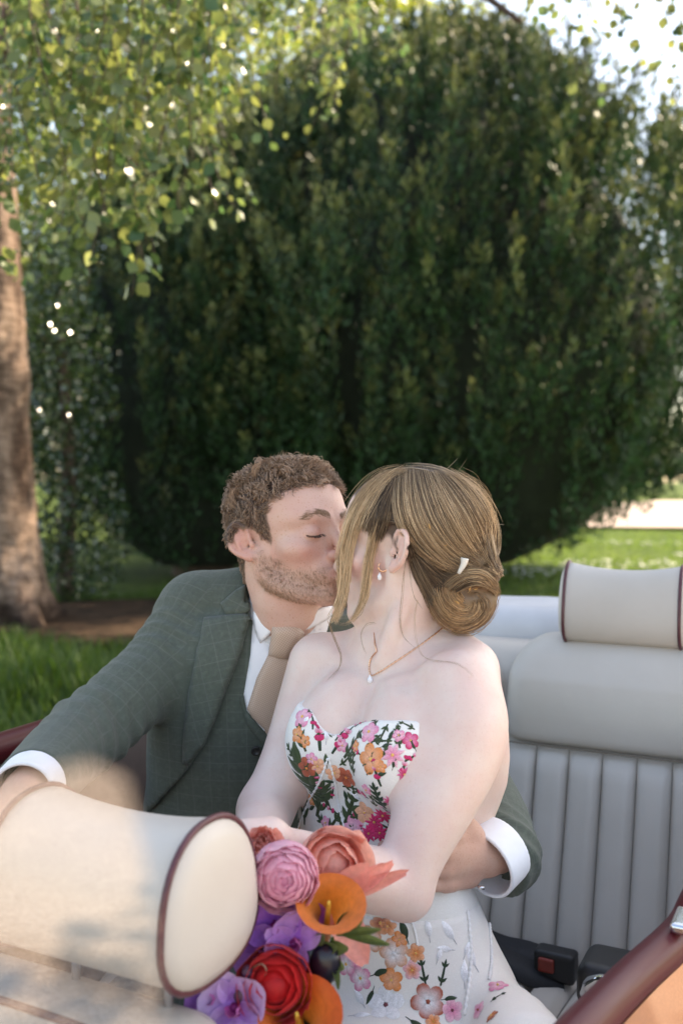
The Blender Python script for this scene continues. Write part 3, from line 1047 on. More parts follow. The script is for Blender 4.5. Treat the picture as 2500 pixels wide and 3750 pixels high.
M_PAINT = Mt('maroon_paint')
M_PAINT.set(col=(.075, .006, .010, 1), rough=.42, coat=.06, coatr=.1, spec=.22)
M_PAINT = M_PAINT.m
M_ORANGE = Mt('orange_brown_coat')  # finely speckled orange-brown, partly metallic, for the outer panels
M_ORANGE.set(rough=.3, coat=.8, coatr=.05, metal=.35)
M_ORANGE.base(M_ORANGE.ramp(M_ORANGE.noise(400, 2), [(.3, (.40, .16, .065, 1)), (.7, (.50, .215, .095, 1))]))
M_ORANGE = M_ORANGE.m
M_CHROME = simple('chrome', (.72, .73, .75, 1), .12, .05, 20, metal=1.0)
M_BLACK = simple('black_plastic', (.012, .012, .013, 1), .45, .2, 60)
M_WEB = simple('black_webbing', (.014, .014, .016, 1), .7, .3, 300, .0005, 900)
M_RED = simple('red_plastic', (.22, .025, .015, 1), .4, .1, 60)
M_VINYL = simple('pale_grey_hood_vinyl', (.56, .56, .575, 1), .55, .05, 14, .0006, 500)
M_TAN = simple('tan_wood_trim', (.36, .135, .045, 1), .32, .25, 40, coat=.4)
M_DKL = simple('dark_maroon_leather', (.035, .022, .020, 1), .5, .2, 30)
M_CARPET = simple('dark_carpet', (.02, .017, .016, 1), .95, .4, 120, .003, 300)
def rbox(cen, half, r, R=None):
    cen, half = A(cen, float), A(half, float) - r
    def f(P):
        q = P - cen
        if R is not None:
            q = q @ R
        e = np.abs(q) - half
        return np.linalg.norm(np.maximum(e, 0), axis=1) + np.minimum(e.max(1), 0) - r
    return f
CR = np.stack([CS, CF, A([0, 0, 1.0])], 1)     # columns s, f, z
def cmesh(name, f_local, lo, hi, h):
    V, Q = sdf_mesh(f_local, lo, hi, h)
    return mesh_np(name, CO + V @ CR.T, Q[:, ::-1] if np.linalg.det(CR) < 0 else Q)
def grid_mesh(name, fn, nu, nv, thick_back=None):
    g = A([[fn(i / (nu - 1), j / (nv - 1)) for j in range(nv)] for i in range(nu)], float)
    V = g.reshape(-1, 3)
    i = np.arange(nu * nv).reshape(nu, nv)
    q = np.stack([i[:-1, :-1], i[1:, :-1], i[1:, 1:], i[:-1, 1:]], -1).reshape(-1, 4)
    return mesh_np(name, V, q)
def back_f(z):
    """the seat back leans: forward offset of its face at height z"""
    return np.interp(z, [.36, .40, .50, .65, .77, .90, .975], [.20, .19, .155, .105, .070, .035, .0])
# rear seat ---------------------------------------------------------
rear = part('rear_seat', cmesh('rear_seat', lambda P: smax(np.abs(P[:, 1] + .075 - back_f(P[:, 2]) * 1.0) - .065, np.maximum(np.abs(P[:, 0] - .30) - .68, np.maximum(P[:, 2] - .955, .30 - P[:, 2])), .05), (-.45, -.25, .25), (1.05, .30, 1.05), .014), M_LEA, car, label='cream leather rear bench seat')
def roll_panel(s0, s1, z0, z1, bulge, rs=.09, drop=0.0):
    """upholstered upper panel"""
    def f(P):
        s, y, z = P.T
        zc = z
        d = y - back_f(zc) - bulge * (1 - ((z - (z0 + z1) / 2) / ((z1 - z0) / 2)) ** 2 * .6)
        zb_ = z0 - .2
        e = np.stack([np.abs(s - (s0 + s1) / 2) - (s1 - s0) / 2 + rs, np.abs(z - (zb_ + z1) / 2) - (z1 - zb_) / 2 + rs], 1)
        box = np.linalg.norm(np.maximum(e, 0), axis=1) + np.minimum(e.max(1), 0) - rs
        return smax(smax(smax(d, box, .045), -(y - back_f(zc) + .04), .02), z0 - z, .02)
    return f
part('upper_panel', cmesh('upper_panel', roll_panel(-.42, .105, .774, .985, .042), (-.46, -.12, .74), (.14, .16, 1.03), .006), M_LEA, rear)
part('upper_panel', cmesh('upper_panel', roll_panel(.118, .66, .774, .955, .030), (.09, -.12, .74), (.70, .16, 1.0), .008), M_LEA, rear)
# fluted lower panel: one padded flute per part
def flute(s0, s1, z0=.385, z1=.768):
    def fn(a, b):
        z = lerp(z0, z1, b)
        x = (a - .5) * 2
        pad = .020 * math.sqrt(max(0, 1 - abs(x) ** 4)) * min(1, 14 * b, 14 * (1 - b)) ** .5
        s = lerp(s0, s1, a) + .014 * (1 - b) * 0
        return C(s, back_f(z) - .004 + pad, z)
    return grid_mesh('flute', fn, 9, 16)
w = .0655
s0 = -.42
while s0 < .64:
    part('flute', flute(s0 + .0006, s0 + w - .0006), M_LEA, rear)
    s0 += w
# stitched seam between panels
part('seam', tube_mesh('seam', [C(s, back_f(.771) + .012, .771 + .0006 * ((i % 2) * 2 - 1)) for i, s in enumerate(np.arange(-.42, .66, .004))], .0018, 5), simple('tan_stitching', (.22, .18, .14, 1), .8, .2, 200), rear)
# cushion with flutes running forward
cush = part('cushion', cmesh('cushion', rbox((.12, .42, .33), (.54, .27, .058), .04), (-.46, .10, .24), (.70, .74, .42), .012), M_LEA, rear)
s0 = -.42
while s0 < .64:
    def fn(a, b, s0=s0):
        x = (a - .5) * 2
        pad = .016 * math.sqrt(max(0, 1 - abs(x) ** 4)) * min(1, 10 * b, 10 * (1 - b)) ** .5
        return C(s0 + .0008 + (w - .0016) * a, lerp(.19, .66, b), .386 + .030 * math.sin(b * 2.6) + pad)
    part('flute', grid_mesh('flute', fn, 8, 14), M_LEA, cush)
    s0 += w
# headrests ---------------------------------------------------------
def headrest(sc, fc, zc, ln, hh=.080, dd=.052, tilt=.12, name='headrest', front=True):
    """bolster whose side profile is an upright oval, ends flat with piping round them"""
    def prof(th):
        c, s = math.cos(th), math.sin(th)
        r = (abs(c) ** 2.4 + abs(s) ** 2.4) ** (-1 / 2.4)
        y, z = dd * r * c, hh * r * s
        z += .012 * (s > 0) * s
        return y * (1 - .12 * s) + tilt * z, z
    n = 40
    th = np.arange(n) * 2 * math.pi / n
    pr = A([prof(t) for t in th])
    rows = []
    ss = np.linspace(-1, 1, 15)
    for x in ss:
        sag = .010 * (1 - x * x)
        k = 1.0
        rows.append([C(sc + x * ln / 2, fc + a * k, zc + b * (1 - sag / hh * (b > 0))) for a, b in pr])
    # padded end caps
    caps = []
    for sgn in (-1, 1):
        cp = []
        for k, o in ((.96, .006), (.8, .013), (.5, .017), (.2, .018), (.02, .0182)):
            cp.append([C(sc + sgn * (ln / 2 + o), fc + a * k, zc + b * k) for a, b in pr])
        caps.append(cp)
    rows = caps[0][::-1] + rows + caps[1]
    g = A(rows)
    m = len(g)
    i = np.arange(m * n).reshape(m, n)
    q = np.stack([i[:-1], np.roll(i, -1, 1)[:-1], np.roll(i, -1, 1)[1:], i[1:]], -1).reshape(-1, 4)
    Vv = np.vstack([g.reshape(-1, 3), g[0].mean(0), g[-1].mean(0)])
    f3 = [(m * n, j, (j + 1) % n) for j in range(n)] + [(m * n + 1, (m - 1) * n + (j + 1) % n, (m - 1) * n + j) for j in range(n)]
    q = q[:, ::-1]
    f3 = [t[::-1] for t in f3]
    hm = mesh_np(name, Vv, q, F3=f3)
    bm = bmesh.new()
    bm.from_mesh(hm)
    bmesh.ops.recalc_face_normals(bm, faces=bm.faces)
    bm.to_mesh(hm)
    bm.free()
    h = part(name, hm, M_LEA, car)
    for sgn in (-1, 1):
        lp = [C(sc + sgn * (ln / 2 + .0015), fc + a * 1.012, zc + b * 1.012) for a, b in pr]
        lp.append(lp[0])
        part('piping', tube_mesh('piping', lp, .0035, 8, cap=False), M_PIPE, h)
    for o in (-.06, .06):
        part('headrest_post', tube_mesh('headrest_post', [C(sc + o, fc, zc - hh - .05), C(sc + o, fc, zc - hh + .02)], .005, 10), M_CHROME, h)
    return h
h1 = headrest(-.118, -.01, 1.045, .222, .074, .045, -.10)
h1['label'] = 'pale headrest on the rear seat back'
h2 = headrest(.145, 1.225, .884, .220, .0725, .080, .05)
h2['label'] = 'pale headrest on the front seat with oval end'
h3 = headrest(-.40, -.01, 1.045, .222, .074, .045, -.10)
h3['label'] = 'pale headrest beside the car side'
# front seat
fs = part('front_seat', cmesh('front_seat', f_union([(rbox((.215, 1.24, .53), (.20, .055, .245), .05), 0), (rbox((.215, 1.56, .36), (.20, .27, .08), .05), .03)]), (-.15, 1.15, .22), (.46, 1.9, .86), .010), M_LEA, car, label='cream leather front seat')
part('piping', tube_mesh('piping', [C(.035, 1.295, .32), C(.03, 1.295, .68), C(.05, 1.295, .745), C(.10, 1.295, .772), C(.33, 1.295, .772), C(.38, 1.295, .745), C(.40, 1.295, .68), C(.395, 1.295, .32)], .004, 8, 60), M_PIPE, fs)
# body tub ----------------------------------------------------------
near_rail = [C(-.43, -.55, .86), C(-.425, -.15, .845), C(-.415, .25, .825), W(2600, 3235, 1.235), W(2500, 3410, 1.155), W(2310, 3590, 1.045), W(2130, 3775, .935), W(1850, 4080, .80)]
part('side_rail', tube_mesh('side_rail', near_rail, [.028, .028, .026, .024, .022, .021, .021, .021], 16, 60), M_PAINT, car, label='glossy maroon body rail')
q = cr(A(near_rail), 50)
def outer(a, b):
    p = q[int(round(a * 49))]
    return p - CS * (.020 + .05 * math.sin(b * 2.2)) - A([0, 0, .010 + b * .52])
part('outer_panel', grid_mesh('outer_panel', outer, 50, 10), M_ORANGE, car)
def inner(a, b):
    p = q[int(round(a * 49))]
    return p + CS * (.018 + .02 * b) - A([0, 0, .012 + b * .45])
part('inner_panel', grid_mesh('inner_panel', inner, 50, 8), M_LEA, car)
pl_ = W(2497, 3372, 1.13)
plate = part('latch_plate', cmesh('latch_plate', rbox((pl_ - CO) @ CR, (.010, .028, .006), .004), (pl_ - CO) @ CR - .05, (pl_ - CO) @ CR + .05, .002), M_CHROME, car)
far_s = .72
far_rail = [C(far_s, -.55, .87), C(far_s, .0, .868), C(far_s, .5, .862), C(far_s, 1.1, .86), C(far_s, 1.7, .875)]
part('side_rail', tube_mesh('side_rail', far_rail, .026, 16, 50), M_PAINT, car, label='glossy maroon rail on the far side')
fq = cr(A(far_rail), 30)
fq2 = cr(A(far_rail), 61)
for a0, a1, mm_, lb in ((0, 44, M_DKL, 'dark quarter panel beside the rear seat'), (44, 60, M_TAN, 'tan wooden inner panel of the far door')):
    part('inner_panel', grid_mesh('inner_panel', lambda a, b: fq2[int(round(lerp(a0, a1, a)))] - CS * (.014 + .05 * math.sin(b * 2.6)) - A([0, 0, .015 + .5 * b]), 30, 10), mm_, car, label=lb)
part('outer_panel', grid_mesh('outer_panel', lambda a, b: fq[int(round(a * 29))] + CS * (.020 + .05 * math.sin(b * 2.2)) - A([0, 0, .010 + .52 * b]), 30, 10), M_ORANGE, car)
part('door_pull', tube_mesh('door_pull', [C(far_s - .01, .60, .885), C(far_s - .012, .62, .905), C(far_s - .012, .66, .908), C(far_s - .01, .68, .888)], .007, 8, 16), M_CHROME, car)
part('floor_pan', cmesh('floor_pan', rbox((.15, .9, .20), (.60, 1.2, .03), .02), (-.5, -.4, .1), (.85, 2.2, .3), .03), M_CARPET, car)
# folded hood behind the rear seat, boot deck
def f_hood(P):
    d = f_union([(rbox((.17, -.26, .93), (.53, .16, .085), .06), 0), (f_chain([(-.36, -.14, .955), (.2, -.15, .965), (.7, -.14, .955)], [.03, .032, .03], 6), .05)])(P)
    return d + .006 * vnoise(P, 8)
part('folded_hood', cmesh('folded_hood', f_hood, (-.45, -.50, .80), (.80, -.04, 1.06), .010), M_VINYL, car, label='pale grey folded hood cover')
part('boot_deck', grid_mesh('boot_deck', lambda a, b: C(lerp(-.47, .76, a), lerp(-.30, -1.25, b), .84 - .10 * b * b - .05 * (2 * a - 1) ** 4), 20, 14), M_PAINT, car)
part('rear_panel', grid_mesh('rear_panel', lambda a, b: C(lerp(-.47, .76, a), -1.25 - .06 * math.sin(b * 2.4), lerp(.74, .32, b)), 20, 8), M_ORANGE, car)
# wheels
def wheel(s, f):
    wh = part('wheel', cmesh('wheel', f_union([(lambda P: np.sqrt((np.sqrt((P[:, 1] - f) ** 2 + (P[:, 2] - .30) ** 2) - .235) ** 2 + ((P[:, 0] - s) * .8) ** 2) - .065, 0)]), (s - .12, f - .33, -.03), (s + .12, f + .33, .63), .02), simple('tyre_rubber', (.02, .02, .02, 1), .8, .2, 60), car)
    part('rim', cmesh('rim', lambda P: np.maximum(np.sqrt((P[:, 1] - f) ** 2 + (P[:, 2] - .30) ** 2) - .185, np.abs(P[:, 0] - s) - .045), (s - .1, f - .25, .06), (s + .1, f + .25, .54), .014), M_CHROME, wh)
for s in (-.36, .66):
    for f in (-.55, 2.75):
        wheel(s, f)
# front: scuttle and bonnet ahead of the camera position
part('bonnet', grid_mesh('bonnet', lambda a, b: C(lerp(-.38, .74, a), lerp(2.35, 3.45, b), .82 - .12 * b * b - .06 * (2 * a - 1) ** 4), 18, 14), M_ORANGE, car)
part('front_panel', grid_mesh('front_panel', lambda a, b: C(lerp(-.38, .74, a), 3.45 + .08 * math.sin(b * 2.6), lerp(.70, .30, b)), 18, 8), M_ORANGE, car)
# seat belts
def strap(name, pts, wid, up):
    p = cr(A(pts), 30)
    t = nrm(np.gradient(p, axis=0))
    sd = nrm(np.cross(t, up)) * wid / 2
    nn = nrm(np.cross(sd, t)) * .0012
    V = np.concatenate([p - sd + nn, p + sd + nn, p + sd - nn, p - sd - nn])
    n = len(p)
    qd = []
    for i in range(n - 1):
        for k in range(4):
            a, b = k * n, ((k + 1) % 4) * n
            qd.append((a + i, b + i, b + i + 1, a + i + 1))
    return mesh_np(name, V, qd)
belt = part('seat_belt', strap('seat_belt', [W(1740, 3440, 1.86), W(1830, 3480, 1.83), W(1930, 3505, 1.80), W(2040, 3550, 1.775)], .062, A([0, -.6, .8])), M_WEB, car)
part('seat_belt', strap('seat_belt', [W(1760, 3475, 1.80), W(1850, 3520, 1.77), W(1960, 3570, 1.74), W(2060, 3585, 1.74)], .05, A([0, -.5, .85])), M_WEB, car)
bk = W(2035, 3530, 1.75)
l = (bk - CO) @ CR
bkl = part('buckle', cmesh('buckle', rbox(l, (.036, .020, .026), .008), l - .07, l + .07, .004), M_BLACK, car)
part('release_button', cmesh('release_button', rbox(l + A([.012, .020, .004]), (.014, .006, .012), .003), l - .05, l + .06, .003), M_RED, bkl)
bk = W(2250, 3590, 1.50)
l = (bk - CO) @ CR
b2 = part('buckle', cmesh('buckle', f_union([(rbox(l, (.05, .05, .034), .02), 0), (rbox(l + A([-.02, .05, -.02]), (.03, .04, .02), .012), .02)]), l - .12, l + .14, .005), M_BLACK, car)
part('catch', tube_mesh('catch', [W(2140, 3640, 1.42), W(2165, 3615, 1.40), W(2200, 3605, 1.38), W(2225, 3600, 1.37)], [.008, .014, .014, .010], 10, 14), M_CHROME, b2)
# near side window: a pane of curved-corner glass standing on the door
mg = Mt('window_glass')
mg.t.nodes.remove(mg.b)
tr = mg.n('ShaderNodeBsdfTransparent')
tr.inputs[0].default_value = (.93, .95, .94, 1)
gl = mg.n('ShaderNodeBsdfGlossy')
gl.inputs['Roughness'].default_value = .01
fr = mg.n('ShaderNodeFresnel')
fr.inputs['IOR'].default_value = 3.5
mx = mg.n('ShaderNodeMixShader')
bf_ = mg.n('ShaderNodeNewGeometry').outputs['Backfacing']
mg.l(mg.math('MULTIPLY', fr.outputs[0], mg.math('SUBTRACT', 1.0, bf_)), mx.inputs[0])
mg.l(tr.outputs[0], mx.inputs[1])
mg.l(gl.outputs[0], mx.inputs[2])
mg.l(mx.outputs[0], mg.out.inputs['Surface'])
M_GLASS = mg.m
GS = -.352
def on_plane(u, v):
    d = W(u, v, 1.0) - A([0, 0, CH])
    t = (GS - ((A([0, 0, CH]) - CO) @ CS)) / (d @ CS)
    p = A([0, 0, CH]) + d * t
    return (p - CO) @ CF, p[2]
fr_, zt = on_plane(470, 2690)
fb_, zb = on_plane(560, 3700)
pf, pz = fr_, zt
poly = [(fb_ - .01, .78), (fb_, zb), (lerp(fb_, fr_, .9), zt - .03), (fr_ + .006, zt - .010), (fr_ + .02, zt - .002), (fr_ + .05, zt), (fr_ + .50, zt + .01), (fr_ + .52, .78)]
bm = bmesh.new()
fa_ = [bm.verts.new(C(GS, f, z)) for f, z in poly]
bk_ = [bm.verts.new(C(GS - .004, f, z)) for f, z in poly]
bm.faces.new(fa_)
bm.faces.new(bk_[::-1])
for i in range(len(poly)):
    j = (i + 1) % len(poly)
    bm.faces.new((fa_[j], fa_[i], bk_[i], bk_[j]))
bmesh.ops.recalc_face_normals(bm, faces=bm.faces)
me = bpy.data.meshes.new('side_window')
bm.to_mesh(me)
bm.free()
part('side_window', me, M_GLASS, car, label='clear door window with rounded corner')
print('glass', poly, time.time() - T0)
# ================================================================ GROOM
gy = math.radians(14)
GF, GL = A([math.sin(gy), -math.cos(gy), 0]), A([math.cos(gy), math.sin(gy), 0])
GHF = nrm([math.sin(math.radians(49)), -math.cos(math.radians(49)), math.tan(math.radians(7))])
GHR = frame_from(GHF, math.radians(-2))
GHC = A([-.083, 1.552, 1.212])
groom = thing('person', 'man in green-grey check suit and tan tie kissing the woman in the floral dress', 'person', (-.15, 1.66, .42))
_gh = head_local(True)
JAWK = .86
def warp_face(l):
    l = l.copy()
    l[:, 2] = np.where(l[:, 2] < 0, l[:, 2] / JAWK, l[:, 2])
    return l
g_head = lambda l: _gh(warp_face(l)) * .93
SH_R, EL_R, WR_R = W(712, 2262, 1.63), W(300, 2700, 1.45), W(88, 2905, 1.20)
SH_L, EL_L, WR_L = W(1370, 2310, 1.68), W(1680, 2790, 1.66), W(1775, 3135, 1.36)
SLV_R = [W(722, 2272, 1.64), W(590, 2445, 1.58), W(420, 2600, 1.505), W(305, 2700, 1.45), W(190, 2805, 1.33), W(118, 2880, 1.235)]
g_sec = [[.40, -.17, 1.72, .185, .14], [.50, -.17, 1.71, .19, .145], [.64, -.16, 1.69, .175, .13], [.76, -.145, 1.675, .172, .125], [.86, -.13, 1.665, .18, .125],
         [.95, -.118, 1.655, .188, .122], [1.02, -.108, 1.645, .185, .11], [1.065, -.10, 1.635, .155, .085], [1.10, -.092, 1.62, .085, .065]]
f_gt = f_loft(g_sec, GL, GF)
neck_g = f_chain([GHC + GHR @ A([0, -.030, -.03]), GHC + GHR @ A([0, -.012, -.10]), W(1048, 2262, 1.585), W(1030, 2330, 1.60)], [.056, .053, .057, .064], 8)
lh = hand_items(WR_L, W(1530, 3165, 1.255) - WR_L, A([-.25, -1, .18]), [.40, .42, .45, .5], [(.050, .062, -.004), (.058, .098, -.006), (.056, .128, -.010)], s=1.06)
rh = hand_items(WR_R, A([-.25, -.9, -.32]), A([-.25, -.15, 1]), [.35, .38, .42, .45], [(.046, .05, -.02), (.056, .078, -.035), (.058, .10, -.045)], mirror=True)
g_body = f_union([
    (lambda P: f_gt(P) + .018, 0),
    (neck_g, .03),
    (bound(in_frame(g_head, GHC, GHR), GHC, .17), .012),
    (f_chain(SLV_R + [WR_R], [.040, .036, .034, .034, .030, .027, .025], 14), .02),
    (f_chain([SH_L, W(1540, 2520, 1.72), EL_L, W(1775, 2960, 1.52), WR_L], [.040, .036, .034, .030, .026], 14), .02),
    (bound(f_union(lh), W(1580, 3150, 1.29), .17), .012),
    (bound(f_union(rh), WR_R + A([-.03, -.07, -.03]), .15), .012),
])
V, Q = sdf_mesh(g_body, (-.60, .98, .36), (.36, 1.90, 1.36), .0034)
loc = warp_face((V - GHC) @ GHR)
inhead = np.linalg.norm(loc, axis=1) < .165
def zl(y):
    return np.interp(y, [-.02, .0, .02, .05, .075, .09, .12], [-.03, -.012, -.026, -.050, -.060, -.052, -.050])
def g_beard(l):
    y, z, x = l[:, 1], l[:, 2], np.abs(l[:, 0])
    b = sstep(-.004, .024, zl(y) - z + .006 * vnoise(l, 90)) * sstep(-.008, .010, y) * sstep(-.128, -.108, z - .55 * np.clip(.045 - y, 0, 1))
    lips = np.exp(-((x / .022) ** 2 + ((z + .073) / .010) ** 2) * 1.2) * (y > .08)
    return b * (1 - np.clip(lips * 1.3, 0, 1))
def g_scalp(l):
    y, z = l[:, 1], l[:, 2]
    wob = .006 * vnoise(l, 60)
    yf = np.interp(z, [-.03, -.018, 0, .03, .050, .060, .072, .084], [.018, .024, .028, .030, .034, .050, .082, .3])
    zlow = np.interp(y, [-.12, -.08, -.05, -.035, -.022, 0.0, .03], [-.092, -.085, -.062, -.02, .018, .012, -.024])
    return sstep(-.003, .004, yf - y + wob) * sstep(-.003, .006, z - zlow + wob)
skin = np.tile(A([.62, .405, .335]), (len(V), 1))
bd = g_beard(loc) * inhead
sc_ = g_scalp(loc) * inhead
x_, y_, z_ = np.abs(loc[:, 0]), loc[:, 1], loc[:, 2]
blush = np.exp(-(((x_ - .042) / .022) ** 2 + ((z_ + .036) / .018) ** 2)) * (y_ > .02) * inhead
nose = np.exp(-((x_ / .018) ** 2 + ((z_ + .034) / .018) ** 2)) * (y_ > .09) * inhead
skin = skin * (1 - np.clip(blush * .55 + nose * .5, 0, .8)[:, None] * A([.06, .34, .34]))
earm = np.exp(-(((x_ - .084) / .010) ** 2)) * (np.abs(y_ + .018) < .035) * inhead
skin = skin * (1 - earm[:, None] * A([.02, .20, .22]))
lidm = np.exp(-(((x_ - .033) / .016) ** 2 + ((z_ + .000) / .011) ** 2)) * (y_ > .07) * inhead
skin = skin * (1 - lidm[:, None] * A([.04, .09, .08]))
lips = np.exp(-((x_ / .021) ** 2 + ((z_ + .0735) / .009) ** 2) * 1.3) * (y_ > .083) * inhead
skin = lerp(skin, A([.50, .22, .20]), np.clip(lips * .9, 0, 1)[:, None])
skin = lerp(skin, A([.38, .22, .14]), (bd * .40 * (.75 + .9 * (vnoise(loc, 260) + .5) * .5))[:, None])
skin = lerp(skin, A([.055, .036, .026]), (sc_ * .93)[:, None])
hands = (~inhead) & (V[:, 2] < 1.0)
skin[hands] = skin[hands] * A([.86, .80, .76])
me = mesh_np('body', V, Q)
attr_col(me, skin)
M_SKIN_G = skin_mat('ruddy_skin', 0, .8)
part('body', me, M_SKIN_G, groom)
G_BVH = bvh_of(V, Q)
print('groom body', len(V), time.time() - T0)
N_, _ = sdf_grad(g_body, V, .002)

# hair ------------------------------------------------------------
M_HAIR = hair_mat('hair')
cand = np.where((sc_ > .5))[0]
def pick(c, n, w=None):
    return rng.choice(c, n, replace=True, p=None if w is None else w / w.sum())
def tangent(v, n):
    return nrm(v - n * (v * n).sum(1, keepdims=True))
ii = pick(cand, 9000)
p0 = V[ii] + rng.normal(size=(len(ii), 3)) * .0012
n0 = nrm(N_[ii])
l0 = loc[ii]
up = np.clip((l0[:, 2] - .01) / .08, 0, 1)
clump = np.floor(l0 / .016 + .35 * np.stack([vnoise(l0, 70), vnoise(l0 + 1, 70), vnoise(l0 + 2, 70)], 1) * 2).astype(int)
hsh = (clump @ A([73, 179, 283])) % 997
cr_ = np.random.default_rng(5)
tabA = cr_.random((997, 6))
ca = tabA[hsh]
flow_l = np.stack([(.4 * (ca[:, 0] - .5)) - .15 * np.sign(l0[:, 0]) * 0, .55 * up + .25, -(1 - up) * 1.0 + .15], 1)
flow_l += (ca[:, 1:4] - .5) * 1.1
fl = tangent(flow_l @ GHR.T, n0)
sd = np.cross(n0, fl)
ln = lerp(.008, .023, up) * (.75 + .5 * ca[:, 4]) * (.8 + .4 * rng.random(len(ii)))
nS = 6
t = np.linspace(0, 1, nS)
ph = ca[:, 5] * 6.28 + rng.normal(size=len(ii)) * .35
tw = lerp(.45, .85, up) * (.7 + .6 * ca[:, 2])
ampl = lerp(.0022, .0060, up)
P = p0[:, None] + fl[:, None] * (ln[:, None] * t)[..., None] * .72 + n0[:, None] * (ln[:, None] * (1.05 * t - .62 * t ** 2))[..., None] * (.28 + .55 * up)[:, None, None]
an = ph[:, None] + 6.28 * tw[:, None] * t
P = P + (ampl[:, None] * t)[..., None] * (np.cos(an)[..., None] * sd[:, None] + np.sin(an)[..., None] * n0[:, None])
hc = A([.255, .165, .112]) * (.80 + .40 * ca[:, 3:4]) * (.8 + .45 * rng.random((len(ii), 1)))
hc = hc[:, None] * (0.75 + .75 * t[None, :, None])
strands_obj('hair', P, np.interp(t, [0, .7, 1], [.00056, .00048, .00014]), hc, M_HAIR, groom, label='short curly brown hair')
# beard -----------------------------------------------------------
bw = bd * (bd > .25)
cand = np.where(bw > 0)[0]
ii = pick(cand, 5600, bw[cand])
p0 = V[ii] + rng.normal(size=(len(ii), 3)) * .001
n0 = nrm(N_[ii])
fl = tangent((A([[0, .35, -1.0]]) + rng.normal(size=(len(ii), 3)) * .35) @ GHR.T, n0)
ln = (.0030 + .0030 * rng.random(len(ii)))[:, None]
t = np.linspace(0, 1, 4)
P = p0[:, None] + fl[:, None] * (ln * t)[..., None] * .85 + n0[:, None] * (ln * (t - .45 * t ** 2))[..., None] * .55
hc = lerp(A([.20, .11, .06]), A([.50, .31, .19]), rng.random((len(ii), 1)) ** 1.4)
strands_obj('beard', P, A([.00015, .00014, .00011, .00004]), np.repeat(hc[:, None], 4, 1), M_HAIR, groom, label='short ginger-brown stubble beard')
# brows and lashes -----------------------------------------------
def brow(Rh, c, sx, bvh):
    S = []
    for i in range(150):
        k = rng.random()
        b = cr(A([[.011, .100, .0215], [.030, .098, .0285], [.050, .080, .0225]]), 24)[int(k * 23)]
        b = b + A([0, 0, rng.normal() * .0027])
        w = c + Rh @ A([b[0] * sx, b[1], b[2]])
        l, nn, _, _ = bvh.find_nearest(Vector(w))
        l, nn = A(l), A(nn)
        d = Rh @ A([sx * 1.0, -.3, lerp(.9, -.25, k)])
        d = nrm(d - nn * (d @ nn))
        t = np.linspace(0, 1, 4)[:, None]
        S.append(l + nn * .0004 + d * t * (.006 + .003 * rng.random()) + nn * (t - t * t) * .003)
    return S
for sx in (-1, 1):
    S = brow(GHR, GHC, sx, G_BVH)
    strands_obj('eyebrow', A(S), A([.00030, .00028, .0002, .00006]), np.tile(A([.27, .165, .10]), (len(S), 4, 1)), M_HAIR, groom)
for sx in (-1, 1):
    S = []
    for i in range(60):
        k = i / 59
        b = cr(A([[.0185, .093, -.0035], [.026, .095, -.0075], [.036, .094, -.0085], [.048, .084, -.0050]]), 60)[i]
        w = GHC + GHR @ A([b[0] * sx, b[1], b[2]])
        l, nn, _, _ = G_BVH.find_nearest(Vector(w))
        l, nn = A(l), A(nn)
        d = GHR @ A([sx * lerp(-.2, .7, k), .6, -.75])
        t = np.linspace(0, 1, 4)[:, None]
        S.append(l + nn * .0002 + d * t * .0062 + (GHR @ A([0, .2, .35])) * t * t * .004)
    strands_obj('eyelash', A(S), A([.0004, .0003, .0002, .00006]), np.tile(A([.07, .042, .03]), (len(S), 4, 1)), M_HAIR, groom)
for sx in (-1, 1):
    S = []
    b = cr(A([[.0175, .091, -.003], [.026, .096, -.0078], [.036, .095, -.0088], [.049, .083, -.0050]]), 20)
    S.append([A(G_BVH.find_nearest(Vector(GHC + GHR @ (q * A([sx, 1, 1]))))[0]) for q in b])
    strands_obj('lid_line', A(S), .0006, np.tile(A([.13, .065, .05]), (1, 20, 1)), M_HAIR, groom)

# suit ------------------------------------------------------------
M_SUIT = fabric_mat('green_grey_check_wool', (.098, .116, .094), (.135, .145, .130, 1), (.078, .088, .078, 1), .018, .035)
M_VEST = M_SUIT
M_SHIRT = simple('white_shirt_cotton', (.80, .80, .84, 1), .7, .03, 60, .0002, 900)
M_LINING = simple('blue_lining', (.045, .07, .16, 1), .45, .15, 40)
M_BUTTON = simple('dark_horn_button', (.025, .024, .022, 1), .35, .3, 300)
def cloth_uv_torso(V, c, L, F):
    q = V - c
    x, y = q @ L, q @ F
    return np.stack([np.arctan2(x, np.abs(y) + .05) * .17, V[:, 2], np.zeros(len(V))], 1)
def cloth_uv_tube(V, a, b, ref):
    d = nrm(b - a)
    x = nrm(np.cross(d, ref))
    y = np.cross(d, x)
    q = V - a
    return np.stack([np.arctan2(q @ x, q @ y) * .055, q @ d, np.zeros(len(V))], 1)
f_core = f_union([(f_gt, 0), (f_seg(W(735, 2248, 1.645), W(1350, 2290, 1.67), .048, .048), .05)])
# waistcoat: torso slightly outside the shirt
f_vest = lambda P: f_core(P) - .003 + .0016 * np.sin((P[:, 2] * 42 + P[:, 0] * 26)) * sstep(.96, .80, P[:, 2])
vV, vQ = sdf_mesh(lambda P: np.maximum(f_vest(P), P[:, 2] - 1.085), (-.42, 1.44, .42), (.22, 1.86, 1.12), .005)
VEST_BVH = bvh_of(vV, vQ)
# shirt front lies on that form inside the V
me = mesh_np('waistcoat', vV, vQ)
attr_vec(me, cloth_uv_torso(vV, A([-.12, 1.66, .9]), GL, GF))
waist = part('waistcoat', me, M_VEST, groom, label='buttoned green-grey waistcoat')
